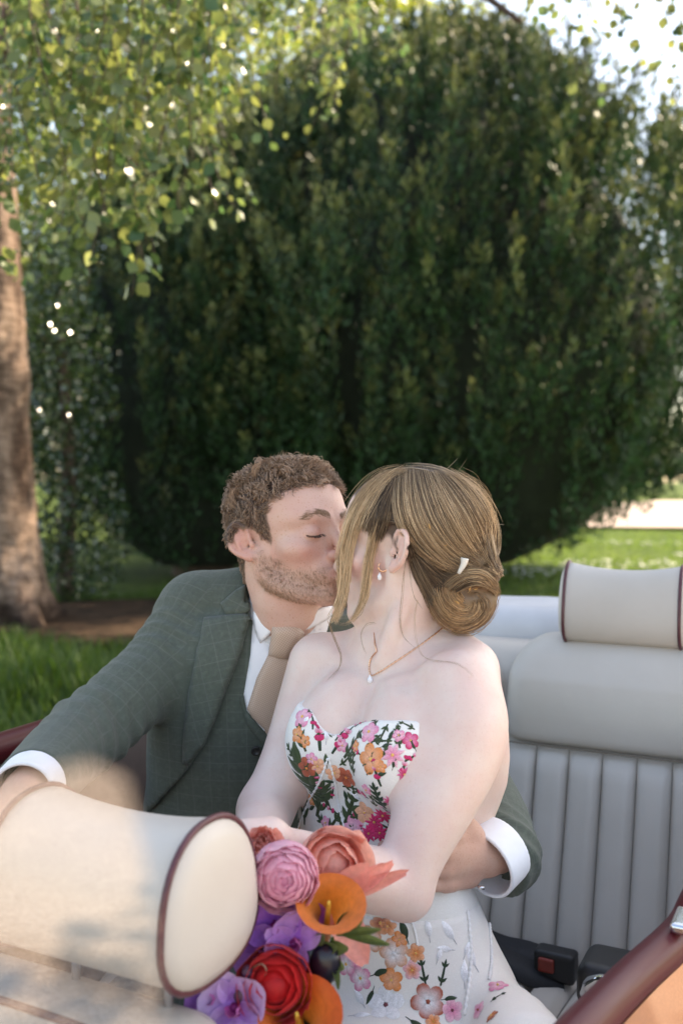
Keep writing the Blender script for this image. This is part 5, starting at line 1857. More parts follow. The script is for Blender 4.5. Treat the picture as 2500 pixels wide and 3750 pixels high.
bod_list = [
    (E, 1108, 2625, fl5(PALEP, PINK), 80, 0.2), (S_, 1142, 2610, sprig(2), 50, .4), (E, 1089, 2690, fl5(PEACH, ORG), 60, 0), (S_, 1120, 2752, sprig(3), 100, .5), (S_, 1150, 2700, sprig(2), 60, -1.2),
    (S_, 1172, 2750, buds(4), 110, .1), (S_, 1145, 2672, buds(2), 60, .2), (S_, 1215, 2760, buds(4), 85, -.6), (S_, 1262, 2690, buds(2), 45, -.8), (S_, 1100, 2800, sprig(3), 90, 1.0),
    (E, 1124, 2812, fl5(RUST, RUST * 1.5, ORG), 80, .2), (E, 1163, 2805, fl5(PEACH, PEACH * 1.1), 60, .7), (E, 1224, 2830, fl5(PEACH, PEACH * 1.1), 62, .1), (S_, 1260, 2775, sprig(3), 110, -.7), (E, 1268, 2846, fl5(RUST, RUST * 1.6, ORG), 84, .5),
    (S_, 1296, 2840, sprig(3), 90, -.2), (S_, 1300, 2900, buds(3), 65, -1.2), (E, 1352, 2680, fl5(PALEP, PINK), 80, .2), (S_, 1420, 2652, sprig(2), 62, 2.9), (S_, 1455, 2650, sprig(1), 40, 3.4), (S_, 1395, 2690, sprig(2), 60, 2.4),
    (E, 1358, 2780, fl5(PEACH, ORG), 112, .4), (E, 1437, 2765, fl5(PINK, PALEP, YEL, 8, 'leaf'), 92, .1), (S_, 1465, 2850, buds(3, HOT), 70, -.3),
    (S_, 1412, 2960, sprig(4, DGRN), 120, .05), (S_, 1395, 2880, buds(3), 90, .3), (S_, 1205, 2960, sprig(5), 190, .25), (S_, 1160, 2990, sprig(4), 170, -.25), (S_, 1115, 3020, sprig(4), 140, .2), (S_, 1250, 3060, sprig(4), 150, -.3), (S_, 1180, 3075, sprig(3), 110, -.6), (S_, 1225, 3085, sprig(3), 100, .9),
    (S_, 1180, 2900, buds(3), 70, .0), (S_, 1215, 2925, buds(2), 50, -.3), (E, 1335, 2975, fl5(PEACH, PEACH * 1.1), 80, .2), (E, 1292, 3032, fl5(PALEP, PINK, PALEP), 84, .4), (E, 1370, 3010, fl5(HOT, HOT * 1.4, YEL, 9, 'leaf'), 74, .1), (E, 1402, 2985, fl5(HOT, HOT * 1.3, YEL, 9, 'leaf'), 70, .6),
    (E, 1350, 3052, fl5(HOT, HOT * 1.4, YEL, 9, 'leaf'), 64, .9), (E, 1390, 3050, fl5(HOT, HOT * 1.2, YEL, 9, 'leaf'), 66, .3), (E, 1430, 2935, fl5(HOT, PINK, YEL, 9, 'leaf'), 60, .3), (E, 1275, 3088, fl5(YEL, YEL), 50, 0), (S_, 1275, 2985, buds(2), 60, -1.3), (S_, 1330, 3090, buds(3), 55, .2),
    (E, 1098, 3060, fl5(ORG, YEL), 60, .3), (S_, 1518, 2672, sprig(2), 54, .9), (E, 1502, 2712, fl5(PINK, HOT), 62, .3), (E, 1480, 2835, fl5(HOT, PINK, YEL, 9, 'leaf'), 56, .2), (S_, 1520, 2745, leaf1(DGRN), 44, .4), (S_, 1330, 2640, sprig(1), 35, 1.6),
]
ge = random.Random(9)
for i in range(420):
    u, v = ge.uniform(1085, 1485), ge.uniform(2650, 3095)
    if all((u - q[1]) ** 2 + (v - q[2]) ** 2 > 31 ** 2 for q in bod_list):
        fn, s = ge.choice([(sprig(2), 62), (buds(3), 58), (leaf1(), 44), (leaf1(DGRN), 40), (fl5(PALEP, PINK), 46), (fl5(PEACH, ORG), 44), (sprig(3), 70), (leaf1(WHT), 50), (buds(2, PINK), 48)])
        bod_list.append((E if 'fl5' in fn.__qualname__ else S_, u, v, fn, s, ge.uniform(-1.5, 1.5)))
for nm, u, v, fn, s, r in bod_list:
    add_emb(nm, u, v, BOD_BVH, bodice, fn, s * 1.08, r)
wl = lambda c=WHT: leaf1(c)
sk_list = [
    (E, 1352, 3440, fl5(WHT, PEACH * .8, RUST), 100, .2), (E, 1392, 3380, fl5(RUST, PEACH), 85, .5), (E, 1442, 3492, fl5(WHT, PEACH * .85, WHT), 112, .3), (E, 1418, 3392, fl5(ORG * .8, PEACH), 70, 0), (E, 1462, 3440, fl5(PEACH, ORG), 62, .4), (E, 1480, 3368, fl5(ORG, PINK), 60, .3),
    (E, 1522, 3490, fl5(ORG, PEACH), 70, .3), (E, 1508, 3552, fl5(ORG, PALEP), 70, .1), (E, 1432, 3588, fl5(PEACH, ORG), 90, .2), (E, 1320, 3582, fl5(WHT, PINK), 92, .5), (E, 1268, 3530, fl5(WHT, PINK), 90, .2),
    (S_, 1490, 3440, leaf1(DGRN), 75, .35), (S_, 1368, 3570, leaf1(DGRN), 66, -1.1), (S_, 1366, 3625, leaf1(DGRN), 62, -.2 + 3.14), (S_, 1248, 3490, leaf1(DGRN), 50, 1.4), (E, 1412, 3680, fl5(WHT, WHT, MAR), 140, .2), (E, 1566, 3668, fl5(WHT, RUST * 1.3, RUST), 130, .4),
    (S_, 1558, 3605, sprig(2, DGRN), 75, .2), (S_, 1612, 3610, sprig(2, DGRN), 75, -.3), (S_, 1625, 3660, leaf1(DGRN), 50, -1.5), (S_, 1500, 3735, leaf1(DGRN), 80, .8 + 3.14), (E, 1655, 3700, fl5(PINK, PALEP, MAR), 84, .2), (E, 1585, 3742, fl5(ORG, PEACH), 60, .2), (E, 1752, 3700, fl5(PINK, PALEP, RUST), 70, .5), (E, 1800, 3722, fl5(ORG, RUST), 60, .1), (S_, 1795, 3670, sprig(2, DGRN), 60, .3), (E, 1822, 3610, fl5(PALEP, PINK), 80, .2),
    (S_, 1572, 3435, wl(), 70, .1), (S_, 1660, 3440, wl(), 85, .5), (S_, 1652, 3478, wl(), 60, 1.3), (S_, 1600, 3520, wl(), 50, -.4), (S_, 1625, 3350, wl(), 80, 1.2), (S_, 1700, 3600, wl(), 80, -.1), (S_, 1590, 3352, wl(), 60, -1.3), (S_, 1740, 3540, wl(), 90, .2), (S_, 1330, 3680, wl(), 70, .9), (S_, 1290, 3720, wl(), 70, -.5), (S_, 1700, 3500, wl(), 60, -.7),
]
for nm, u, v, fn, s, r in sk_list:
    add_emb(nm, u, v, SK_BVH, skirt, fn, s, r)
# lace cords along seams
def cord(pts, bvh, parent, r=.0015, n=60):
    q = cr(A(pts, float), n)
    P = []
    for u, v in q:
        l, nn = hit(bvh, u, v)
        if l is not None:
            P.append(l + nn * .0012)
    if len(P) < 4:
        return
    P = A(P)
    rr = r * (1 + .45 * np.sin(np.arange(len(P)) * 2.1))
    part('lace_trim', tube_mesh('lace_trim', P, rr, 6), M_LACE, parent)
M_LACE = simple('white_lace', (.84, .83, .82, 1), .6, .06, 200, .0005, 900)
cord([(1200, 2775), (1175, 2850), (1140, 2920), (1105, 3000), (1092, 3050)], BOD_BVH, bodice)
cord([(1203, 2775), (1225, 2860), (1240, 2940), (1262, 3030), (1285, 3090)], BOD_BVH, bodice)
cord([(1496, 3350), (1515, 3400), (1528, 3460)], SK_BVH, skirt)
cord([(1705, 3300), (1716, 3400), (1722, 3500), (1715, 3600), (1700, 3720)], SK_BVH, skirt, .0022)
cord([(1786, 3370), (1793, 3440), (1797, 3520), (1790, 3590)], SK_BVH, skirt, .0022)
print('embroidery', time.time() - T0)
# ================================================================ BRIDE'S HAIR, JEWELLERY
def Z2(p):
    p = np.asarray(p, float)
    return np.stack([1200 + p[..., 0] / 2.3059, 1700 + p[..., 1] / 2.3059], -1)
BUN = W(1697, 2194, 1.392)
bax = nrm([.30, -.93, .16])
be1 = nrm(np.cross([0, 0, 1.0], bax)) * 1.0
be1 = be1 if be1[0] > 0 else -be1
be2 = np.cross(bax, be1)
be2 = be2 if be2[2] > 0 else -be2
def f_cap_l(l):
    x, y, z = l.T
    e = f_ell((0, -.020, .030), (.083, .113, .092))(l)
    yf = np.interp(z, [-.07, -.02, .012, .024, .034, .05, .07, .085, .095], [-.058, -.050, -.048, -.036, .022, .048, .070, .090, .3])
    zlow = np.interp(y, [-.13, -.08, -.056, -.046, 0, .03, .1], [-.060, -.066, -.062, .012, .026, .028, .034])
    return smax(smax(e, (y - yf) * .8, .008), (zlow - z) * .8, .010)
f_cap = in_frame(f_cap_l, BHC, BHR, BHS)
f_hb = f_union([(f_cap, 0),
    (f_chain([W(1505, 2030, 1.405), W(1545, 2120, 1.405), W(1600, 2200, 1.40)], [.020, .024, .020], 8), .02),
    (lambda P: np.sqrt((np.linalg.norm(np.stack([(P - BUN) @ be1 / 1.08, (P - BUN) @ be2], 1), axis=1) - .026) ** 2 + ((P - BUN) @ bax) ** 2) - .0195, .008),
    (f_ell(BUN - bax * .006, (.028, .028, .022)), .012),
    (f_chain([W(1632, 2108, 1.385), W(1700, 2088, 1.372), W(1790, 2105, 1.375)], [.014, .018, .016], 8), .012)])
V, Q = sdf_mesh(f_hb, (-.02, 1.26, 1.04), (.26, 1.58, 1.34), .0036)
me = mesh_np('hair', V, Q)
hl = (V - BHC) @ BHR / BHS
dB = np.linalg.norm(V - BUN, axis=1)
cb_ = lerp(A([.070, .046, .032]), A([.150, .090, .048]), sstep(.075, .045, dB)[:, None])
attr_col(me, cb_ * (.8 + .5 * (vnoise(V, 300) + .5))[:, None])
bhair = part('hair', me, M_HAIR, bride, label='brown hair with blonde highlights gathered in a low bun')
HB = bvh_of(V, Q)
def surf(u, v, off, dmax=1.41, dfix=None):
    best = None
    for b in (HB, B_BVH):
        l, nn = hit(b, u, v)
        if l is not None and (best is None or l[1] < best[1]):
            best = l + nn * off
    if best is None or (dfix is not None and best[1] > dfix):
        best = W(u, v, dfix or dmax)
    return best
def smooth_path(p, it=2):
    for _ in range(it):
        q = p.copy()
        q[1:-1] = .25 * p[:-2] + .5 * p[1:-1] + .25 * p[2:]
        p = q
    return p
DK, MD, BLD, LT = A([.052, .034, .026]), A([.185, .118, .072]), A([.50, .335, .19]), A([.72, .54, .35])
def streak(n, lo, hi, g):
    k = g.random((n, 1))
    c = np.where(k < .45, lerp(DK, MD, g.random((n, 1))), np.where(k < .8, lerp(MD, BLD, g.random((n, 1))), lerp(BLD, LT, g.random((n, 1)))))
    return c
g = np.random.default_rng(41)
def guide_strands(guides, n_path, per, npt, jit, off, colf, width=.00042, dfix=None, name=None, fan=.0, wave=0.0, trunc=None):
    G = A([cr(Z2(A(q, float)), npt) for q in guides])
    K = len(G)
    SP, SC_ = [], []
    for i in range(n_path):
        k = g.random() * (K - 1)
        a = int(min(k, K - 2))
        uv = lerp(G[a], G[a + 1], k - a)
        if trunc:
            tl_ = np.linspace(0, 1, npt) * g.uniform(*trunc) * (npt - 1)
            uv = np.stack([np.interp(tl_, np.arange(npt), uv[:, m]) for m in (0, 1)], 1)
        wob = np.cumsum(g.normal(size=(npt, 2)) * 1.1, 0)
        uv = uv + wob * .6
        if wave:
            tt_ = np.linspace(0, 1, npt)
            lk = int(k * 5)
            uv = uv + (wave * tt_ ** 1.3 * np.sin(tt_ * (7 + lk % 3 * 2) + lk * 1.9 + g.normal() * .25))[:, None] * A([1.0, .25])
        o = off * (.3 + g.random())
        p = A([surf(u, v, o, dfix=dfix) for u, v in uv])
        p = smooth_path(p, 3)
        pc = colf(k / (K - 1))
        for j in range(per):
            sh = g.normal(size=3) * jit
            SP.append(p + sh * np.linspace(1, 1 - fan, npt)[:, None] + np.cumsum(g.normal(size=(npt, 3)) * jit * .12, 0))
            SC_.append(pc * (.85 + .3 * g.random()))
    SP = A(SP)
    return SP, A(SC_), np.interp(np.linspace(0, 1, npt), [0, .1, .85, 1], [.5, 1, 1, .25]) * width
def col_crown(k):
    r = g.random()
    base = lerp(BLD, LT, .8 * g.random()) if r < .34 else lerp(MD, BLD, .5 * g.random()) if r < .62 else lerp(DK, MD, g.random())
    t = np.linspace(0, 1, 14)[:, None]
    return lerp(lerp(base, DK, .45), lerp(base, BLD, .18), sstep(.05, .6, t))
crown_g = [[(600, 95), (560, 250), (560, 400), (620, 560), (760, 730), (930, 840), (1080, 885)], [(690, 85), (690, 280), (720, 450), (800, 600), (930, 750), (1040, 840), (1110, 880)],
           [(760, 85), (800, 260), (850, 430), (930, 580), (1050, 720), (1180, 820), (1270, 860)], [(850, 95), (920, 260), (1000, 420), (1090, 580), (1190, 720), (1260, 810), (1290, 860)],
           [(930, 98), (1050, 230), (1150, 380), (1230, 540), (1290, 690), (1310, 800), (1305, 860)], [(1000, 112), (1150, 200), (1270, 330), (1350, 480), (1390, 640), (1370, 780), (1320, 860)],
           [(1060, 122), (1200, 200), (1330, 330), (1405, 480), (1436, 640), (1425, 770), (1340, 880)]]
S1 = guide_strands(crown_g, 760, 4, 14, .0018, .004, col_crown, .00038)
strands_obj('crown_strands', *[S1[0], S1[2], S1[1]], M_HAIR, bhair)
temple_g = [[(610, 100), (560, 260), (530, 400), (510, 500), (490, 570), (470, 640)], [(585, 105), (500, 270), (450, 420), (425, 530), (410, 590), (400, 650)], [(560, 105), (440, 230), (370, 370), (345, 450), (335, 510), (330, 560)]]
def col_dark(k):
    return np.repeat(lerp(DK, streak(1, 0, 1, g)[0], .45)[None], 14, 0)
S2 = guide_strands(temple_g, 240, 5, 14, .0018, .004, col_dark, .00032, trunc=(.55, 1.0))
strands_obj('temple_strands', S2[0], S2[2], S2[1], M_HAIR, bhair)
def col_face(k):
    base = lerp(BLD, LT, g.random()) if g.random() < .72 else lerp(MD, BLD, g.random())
    t = np.linspace(0, 1, 14)[:, None]
    return lerp(lerp(base, MD, .45), base * 1.25, sstep(.0, .4, t))
face_g = [[(560, 80), (360, 152), (230, 292), (150, 455), (95, 630), (78, 800), (95, 950), (125, 1090), (70, 1220), (15, 1330)],
          [(550, 110), (410, 230), (300, 385), (215, 560), (165, 740), (140, 900), (140, 1050), (95, 1190), (30, 1330)],
          [(556, 130), (425, 260), (315, 420), (230, 590), (185, 780), (175, 950), (180, 1100), (130, 1240), (50, 1340)]]
top_g = [[(640, 76), (500, 95), (370, 165), (265, 275), (190, 400), (150, 500)], [(660, 88), (540, 120), (430, 220), (340, 340), (270, 470), (240, 560)], [(680, 95), (580, 130), (480, 260), (400, 400), (340, 500), (310, 580)]]
face_g2 = [[(575, 150), (480, 330), (410, 500), (350, 680), (310, 860), (300, 1020), (300, 1160), (240, 1290), (130, 1350)],
           [(590, 160), (505, 350), (440, 530), (395, 700), (360, 850), (345, 1000), (335, 1130), (285, 1260), (180, 1340)]]
S3 = guide_strands(face_g, 64, 8, 14, .0019, .007, col_face, .00027, dfix=1.40, fan=.2, wave=11.0, trunc=(.5, 1.05))
S4 = guide_strands(face_g2, 30, 7, 14, .0017, .006, col_face, .00026, dfix=1.385, fan=.2, wave=12.0, trunc=(.45, 1.05))
S3b = guide_strands(top_g, 200, 6, 14, .0017, .004, col_crown, .00031, dfix=1.43, trunc=(.45, 1.0))
strands_obj('face_strands', np.vstack([S3[0], S4[0], S3b[0]]), S3[2], np.vstack([S3[1], S4[1], S3b[1]]), M_HAIR, bhair)
nape_g = [[(676, 700), (700, 800), (740, 930), (810, 1070), (880, 1200)], [(700, 700), (760, 800), (830, 930), (890, 1040), (930, 1100)], [(740, 700), (840, 800), (930, 880), (1020, 930), (1060, 940)]]
S5 = guide_strands(nape_g, 150, 5, 14, .0018, .003, col_dark, .0004)
strands_obj('nape_strands', S5[0], S5[2], S5[1], M_HAIR, bhair)
# the rest of the crown, all round the head, drawn back to the gather
GA = W(1745, 2072, 1.375)
SP, SCc = [], []
vi = np.where(hl[:, 2] > -.03)[0]
for i in g.choice(vi, 320):
    a = V[i]
    path = []
    for t in np.linspace(0, 1, 14):
        q = lerp(a, GA, t) + nrm(lerp(a, GA, .5) - BHC) * .07 * math.sin(math.pi * t)
        l, nn, _, _ = HB.find_nearest(Vector(q))
        path.append(A(l) + A(nn) * (.001 + .002 * g.random()))
    path = smooth_path(A(path), 2)
    pc = col_crown(0)
    for j in range(3):
        SP.append(path + g.normal(size=3) * .0016)
        SCc.append(pc * (.85 + .3 * g.random()))
strands_obj('back_strands', A(SP), np.interp(np.linspace(0, 1, 14), [0, .1, .85, 1], [.5, 1, 1, .25]) * .00045, A(SCc), M_HAIR, bhair)
# bun: a twisted coil
n = 2300
t = np.linspace(0, 1, 14)
th0 = math.radians(95) + g.normal(size=n) * .5
span = math.radians(300) * (.45 + .6 * g.random(n))
start = math.radians(330) * g.random(n) ** 1.3
th = (th0 + start)[:, None] + span[:, None] * t
phi = (g.random(n) * 3.6 - .2)[:, None] + .55 * (th - th0[:, None])
Rm = .0275 - .0022 * (th - th0[:, None]) / 3.0
Rm = Rm + (.0030 * g.normal(size=n))[:, None]
rm = (.0190 + .0050 * g.random(n))[:, None] * (1 + .10 * np.sin(3 * th + 2 * phi))
rad = (Rm + rm * np.cos(phi))[..., None]
P = BUN + rad * (np.cos(th)[..., None] * be1 * 1.08 + np.sin(th)[..., None] * be2) + (rm * np.sin(phi))[..., None] * bax
P += np.cumsum(g.normal(size=P.shape) * .00042, 1)
GOLD = A([.46, .265, .125])
ck = np.floor((phi[:, 0] - .55 * 0) * 5).astype(int) % 23
cc = lerp(streak(23, 0, 1, g)[ck], GOLD * 1.25, .45) * (.6 + .7 * g.random((n, 1)))
strands_obj('bun', P, np.interp(t, [0, .1, .9, 1], [.2, 1, 1, .2]) * .00042, np.repeat(cc[:, None], 14, 1), M_HAIR, bhair, label='twisted golden low bun')
roll_g = [[(985, 1010), (1050, 940), (1150, 895), (1260, 890), (1340, 930), (1400, 980)], [(1030, 1040), (1120, 960), (1200, 930), (1300, 940), (1370, 990), (1420, 1050)], [(1090, 1060), (1180, 1000), (1260, 985), (1330, 1000), (1390, 1050), (1410, 1110)]]
S6 = guide_strands(roll_g, 170, 5, 14, .0016, .004, col_crown, .00045)
strands_obj('bun_roll', S6[0], S6[2], S6[1], M_HAIR, bhair)
# soft halo: fine hairs lifting a little off the smooth crown
S7 = guide_strands(crown_g + [[(1075, 118), (1230, 195), (1372, 330), (1446, 480), (1468, 640), (1450, 780), (1350, 890)]], 150, 2, 14, .0030, .011, col_face, .00013, trunc=(.4, 1.0))
S8 = guide_strands(top_g + face_g[:1], 60, 2, 14, .0030, .010, col_face, .00013, dfix=1.42, trunc=(.4, 1.0))
strands_obj('fine_hairs', np.vstack([S7[0], S8[0]]), S7[2], np.vstack([S7[1], S8[1]]), M_HAIR, bhair, kind='stuff')
# loose single hairs and flyaways
loose = [([(640, 900), (620, 1100), (608, 1250), (615, 1400), (650, 1480), (740, 1560)], 1.36), ([(760, 1150), (738, 1260), (730, 1350), (750, 1500), (780, 1600), (840, 1660), (960, 1678), (1060, 1680), (1160, 1730), (1230, 1800)], 1.33),
         ([(655, 760), (640, 950), (625, 1150), (605, 1320), (625, 1430)], 1.36), ([(10, 1290), (40, 1420), (90, 1540), (120, 1620), (110, 1720), (40, 1800), (0, 1840)], 1.39), ([(0, 1320), (60, 1480), (110, 1600), (100, 1720), (50, 1810)], 1.39), ([(120, 1090), (60, 1240), (15, 1330), (50, 1450), (110, 1580), (125, 1680)], 1.39), ([(300, 1160), (240, 1290), (130, 1350), (60, 1330), (20, 1290)], 1.385), ([(330, 1130), (290, 1260), (190, 1340), (90, 1360)], 1.385),
         ([(400, 1340), (330, 1350), (285, 1420), (290, 1520), (330, 1600)], 1.38), ([(680, 700), (690, 900), (720, 1100), (800, 1220)], 1.36)]
LPs, LCs = [], []
for pts, d in loose:
    uv = cr(Z2(A(pts, float)), 24)
    for j in range(3):
        p = A([surf(u, v, .0015, dfix=d) for u, v in uv])
        p = smooth_path(p, 3) + g.normal(size=3) * .0007 + np.cumsum(g.normal(size=(24, 3)) * .00025, 0)
        LPs.append(p)
        LCs.append(np.repeat(lerp(MD, BLD, g.random())[None], 24, 0))
for j in range(22):
    k = g.random()
    a = math.radians(lerp(-35, 200, k))
    l0 = BHC + BHR @ (A([(.02 - .06 * g.random()) , -.02 + .100 * math.cos(a) * .95, .030 + .088 * math.sin(a)]) * BHS)
    l, nn, _, _ = HB.find_nearest(Vector(l0))
    l, nn = A(l), A(nn)
    d = nrm(nn * (.02 + .12 * g.random()) + BHR @ A([g.normal() * .5, -.6 + g.normal() * .7, .1 + g.normal() * .5]))
    tt = np.linspace(0, 1, 24)[:, None]
    ln = .012 + .03 * g.random()
    bend = nrm(g.normal(size=3)) * ln * .5
    LPs.append(l + d * tt * ln + bend * tt ** 2 - nn * .001)
    LCs.append(np.repeat(lerp(MD, LT, g.random())[None], 24, 0))
strands_obj('loose_strands', A(LPs), np.interp(np.linspace(0, 1, 24), [0, .8, 1], [.00017, .00015, .00005]), A(LCs), M_HAIR, bhair, kind='stuff')
# dried petals and a pale pin in the hair
M_PETALD = simple('dried_gold_petal', (.60, .34, .12, 1), .6, .2, 200)
M_PIN = simple('pearl_pin', (.72, .71, .66, 1), .35, .05, 200)
dp = [((1232, 720), 34, .5, 'curled dried petal above the bun'), ((1190, 1022), 26, 1.2, 'pale dried petal on top of the bun'), ((1238, 1040), 18, .2, 'tiny orange petal on the bun roll'), ((1080, 1165), 26, -.6, 'dried petal at the left of the bun coil'), ((855, 520), 26, 1.9, 'orange petal caught in the smooth crown hair'), ((988, 675), 14, .4, 'tiny pale petal in the swept back hair')]
for (x, y), s, r, lab in dp:
    uv = Z2((x, y))
    p = surf(uv[0], uv[1], .004)
    w_ = px(s / 2.3, 1.36)
    vv_ = A([[lerp(-1, 1, i / 4) * w_, .45 * w_ * math.sin(math.pi * (i + .3) / 4.6) * k, .30 * w_ * math.sin(i * .9) * (1 + k)] for i in range(5) for k in (-.6, .6)])
    c, s_ = math.cos(r), math.sin(r)
    vv_ = np.stack([vv_[:, 0] * c - vv_[:, 1] * s_, -.004 - vv_[:, 2], vv_[:, 0] * s_ + vv_[:, 1] * c], 1)
    vv_ = np.vstack([vv_, vv_ + A([0, .0006, 0])])
    q_ = [(2 * i, 2 * i + 2, 2 * i + 3, 2 * i + 1) for i in range(4)] + [(10 + 2 * i, 10 + 2 * i + 1, 10 + 2 * i + 3, 10 + 2 * i + 2) for i in range(4)] + [(2 * i, 10 + 2 * i, 12 + 2 * i, 2 * i + 2) for i in range(4)] + [(2 * i + 1, 2 * i + 3, 13 + 2 * i, 11 + 2 * i) for i in range(4)]
    o = obj('dried_petal', mesh_np('dried_petal', vv_, q_), M_PETALD, None, lab, 'petal', 'dried petals in the hair')
    o.location = p
uv = Z2((1137, 850))
p = surf(uv[0], uv[1], .003)
me = tube_mesh('hair_pin', [p + A([-.006, -.004, -.012]), p + A([0, -.007, 0]), p + A([.002, -.007, .009])], [.0025, .0042, .0058], 8, 8)
obj('hair_pin', shift(me, p), M_PIN, None, 'pale flared pin where the hair is gathered over the bun', 'hair pin').location = p
# necklace and earring
M_GOLDM = simple('rose_gold', (.80, .47, .30, 1), .25, .1, 300, metal=1.0)
M_STONE = simple('milky_stone', (.75, .76, .80, 1), .15, .12, 300)
neck_loop = [(1618, 2303), (1570, 2340), (1512, 2381), (1440, 2428), (1390, 2460), (1359, 2474), (1353, 2440), (1362, 2410), (1382, 2385)]
P = A([hit(B_BVH, u, v)[0] + hit(B_BVH, u, v)[1] * .0014 for u, v in cr(A(neck_loop, float), 90)])
c0 = (P[0] + P[-1]) / 2 + A([.01, .06, .03])
back = []
for k in np.linspace(0, 1, 26)[1:-1]:
    q = lerp(P[-1], P[0], k) + A([.015, .11, .035]) * math.sin(math.pi * k)
    l, nn, _, _ = B_BVH.find_nearest(Vector(q))
    back.append(A(l) + A(nn) * .0014)
P = np.vstack([P, smooth_path(A(back), 2), P[:1]])
r_ = .00085 * (1 + .45 * np.sin(np.arange(len(P)) * 2.4))
nk = thing('necklace', 'thin rose gold chain necklace with a white drop pendant', 'necklace', tuple(P[50]))
part('chain', tube_mesh('chain', P, r_, 6, cap=False), M_GOLDM, nk)
pp_ = hit(B_BVH, 1355, 2492)
pd = pp_[0] + pp_[1] * .003
V, Q = sdf_mesh(f_union([(f_ell(pd - A([0, 0, .001]), (.0036, .0022, .0044)), 0), (f_seg(pd, pd + A([0, 0, .006]), .0018, .0008), .002)]), pd - .012, pd + .012, .0009)
part('pendant', mesh_np('pendant', V, Q), M_STONE, nk)
eu = Z2((462, 862))
ep = hit(B_BVH, eu[0], eu[1])
ec = (ep[0] if ep[0] is not None else W(eu[0], eu[1], 1.36)) + A([0, -.006, 0])
er = thing('earring', 'rose gold crescent hoop earring with a pale teardrop stone', 'earring', tuple(ec))
aa = np.radians(np.linspace(120, 400, 26))
hoop = A([ec + A([math.cos(a) * .0062, -.001, math.sin(a) * .0062]) for a in aa])
part('hoop', tube_mesh('hoop', hoop, np.interp(np.linspace(0, 1, 26), [0, .5, 1], [.0006, .0017, .0006]), 8), M_GOLDM, er)
dc = ec + A([-.0045, -.001, -.0135])
V, Q = sdf_mesh(f_union([(f_ell(dc - A([0, 0, .001]), (.0030, .0024, .0042)), 0), (f_seg(dc, dc + A([0, 0, .0055]), .0016, .0006), .002)]), dc - .012, dc + .012, .0008)
part('drop', mesh_np('drop', V, Q), M_STONE, er)
print('bride hair', time.time() - T0)
# ================================================================ BOUQUET
g = np.random.default_rng(51)
HANDC = lerp(bWR_L, bWR_R, .5) + A([-.06, -.04, -.01])
bq = thing('bouquet', 'bright wedding bouquet of pink, coral, orange, purple and red flowers in the woman\'s hands', 'bouquet', tuple(HANDC))
def petal_mat(name, tl=.25, rough=.45):
    m = Mt(name)
    m.set(rough=rough, spec=.3, sheen=.15)
    c = m.attr('Col')
    tc_ = m.n('ShaderNodeTexNoise')
    tc_.inputs['Scale'].default_value = 160
    m.l(m.pos(), tc_.inputs['Vector'])
    c2 = m.mix(c, m.ramp(tc_.outputs['Fac'], [(.3, (.86, .84, .84, 1)), (.7, (1.06, 1.06, 1.06, 1))]), .9, 'MULTIPLY')
    m.base(c2)
    t = m.n('ShaderNodeBsdfTranslucent')
    m.l(c2, t.inputs[0])
    x = m.n('ShaderNodeMixShader')
    x.inputs[0].default_value = tl
    m.l(m.b.outputs[0], x.inputs[1])
    m.l(t.outputs[0], x.inputs[2])
    m.l(x.outputs[0], m.out.inputs['Surface'])
    return m.m
M_PETAL = petal_mat('petal', .38)
M_STEM = simple('green_stem', (.06, .11, .03, 1), .5, .2, 60)
M_DARKB = simple('black_berry', (.010, .008, .018, 1), .3, .3, 60)
def rotm(z, spin=0.0):
    z = nrm(z)
    x = nrm(np.cross([0, 0, 1.0], z)) if abs(z[2]) < .95 else A([1.0, 0, 0])
    y = np.cross(z, x)
    c, s = math.cos(spin), math.sin(spin)
    return np.stack([x * c + y * s, y * c - x * s, z], 1)
def petal_v(L, Wd, cup, curl, ruff=0.0, tipw=.8, nu=8, nv=7):
    """petal: grows along +y from the origin, inner face +z; returns V, Q, (t,k)"""
    V, T = [], []
    ph = g.random() * 6
    for i in range(nu):
        t = i / (nu - 1)
        w = Wd * math.sin(math.pi * min(1, (.10 + .90 * t * tipw))) ** .7
        for j in range(nv):
            k = j / (nv - 1) * 2 - 1
            a = cup * t
            y = L * math.sin(a) / max(cup, .01) if cup > .01 else L * t
            z = L * (1 - math.cos(a)) / max(cup, .01) if cup > .01 else 0
            z += curl * L * t ** 3 + .32 * w * k * k
            z += ruff * L * t * math.sin(k * 7 + ph) * abs(k)
            yy = y - .18 * L * k * k * t + ruff * L * .5 * t * math.sin(k * 11 + ph * 2)
            V.append((w * k, yy, z))
            T.append((t, k))
    i = np.arange(nu * nv).reshape(nu, nv)
    q = np.stack([i[:-1, :-1], i[:-1, 1:], i[1:, 1:], i[1:, :-1]], -1).reshape(-1, 4)
    return A(V), q, A(T)
def add_petal(parent, c, R, spin, tilt, Vq, cols, off=(0, 0, 0), name='petal'):
    V, q, T = Vq
    ct, st = math.cos(tilt), math.sin(tilt)
    V = np.stack([V[:, 0], V[:, 1] * ct - V[:, 2] * st, V[:, 1] * st + V[:, 2] * ct], 1) + A(off)
    cs, sn = math.cos(spin), math.sin(spin)
    V = np.stack([V[:, 0] * cs - V[:, 1] * sn, V[:, 0] * sn + V[:, 1] * cs, V[:, 2]], 1)
    me = mesh_np(name, c + V @ R.T, q)
    c0, c1 = A(cols[0]), A(cols[1])
    attr_col(me, lerp(c0, c1, np.clip(T[:, :1] * .9 + .15 * np.abs(T[:, 1:]), 0, 1)) * (.92 + .16 * g.random()))
    return part(name, me, M_PETAL, parent)
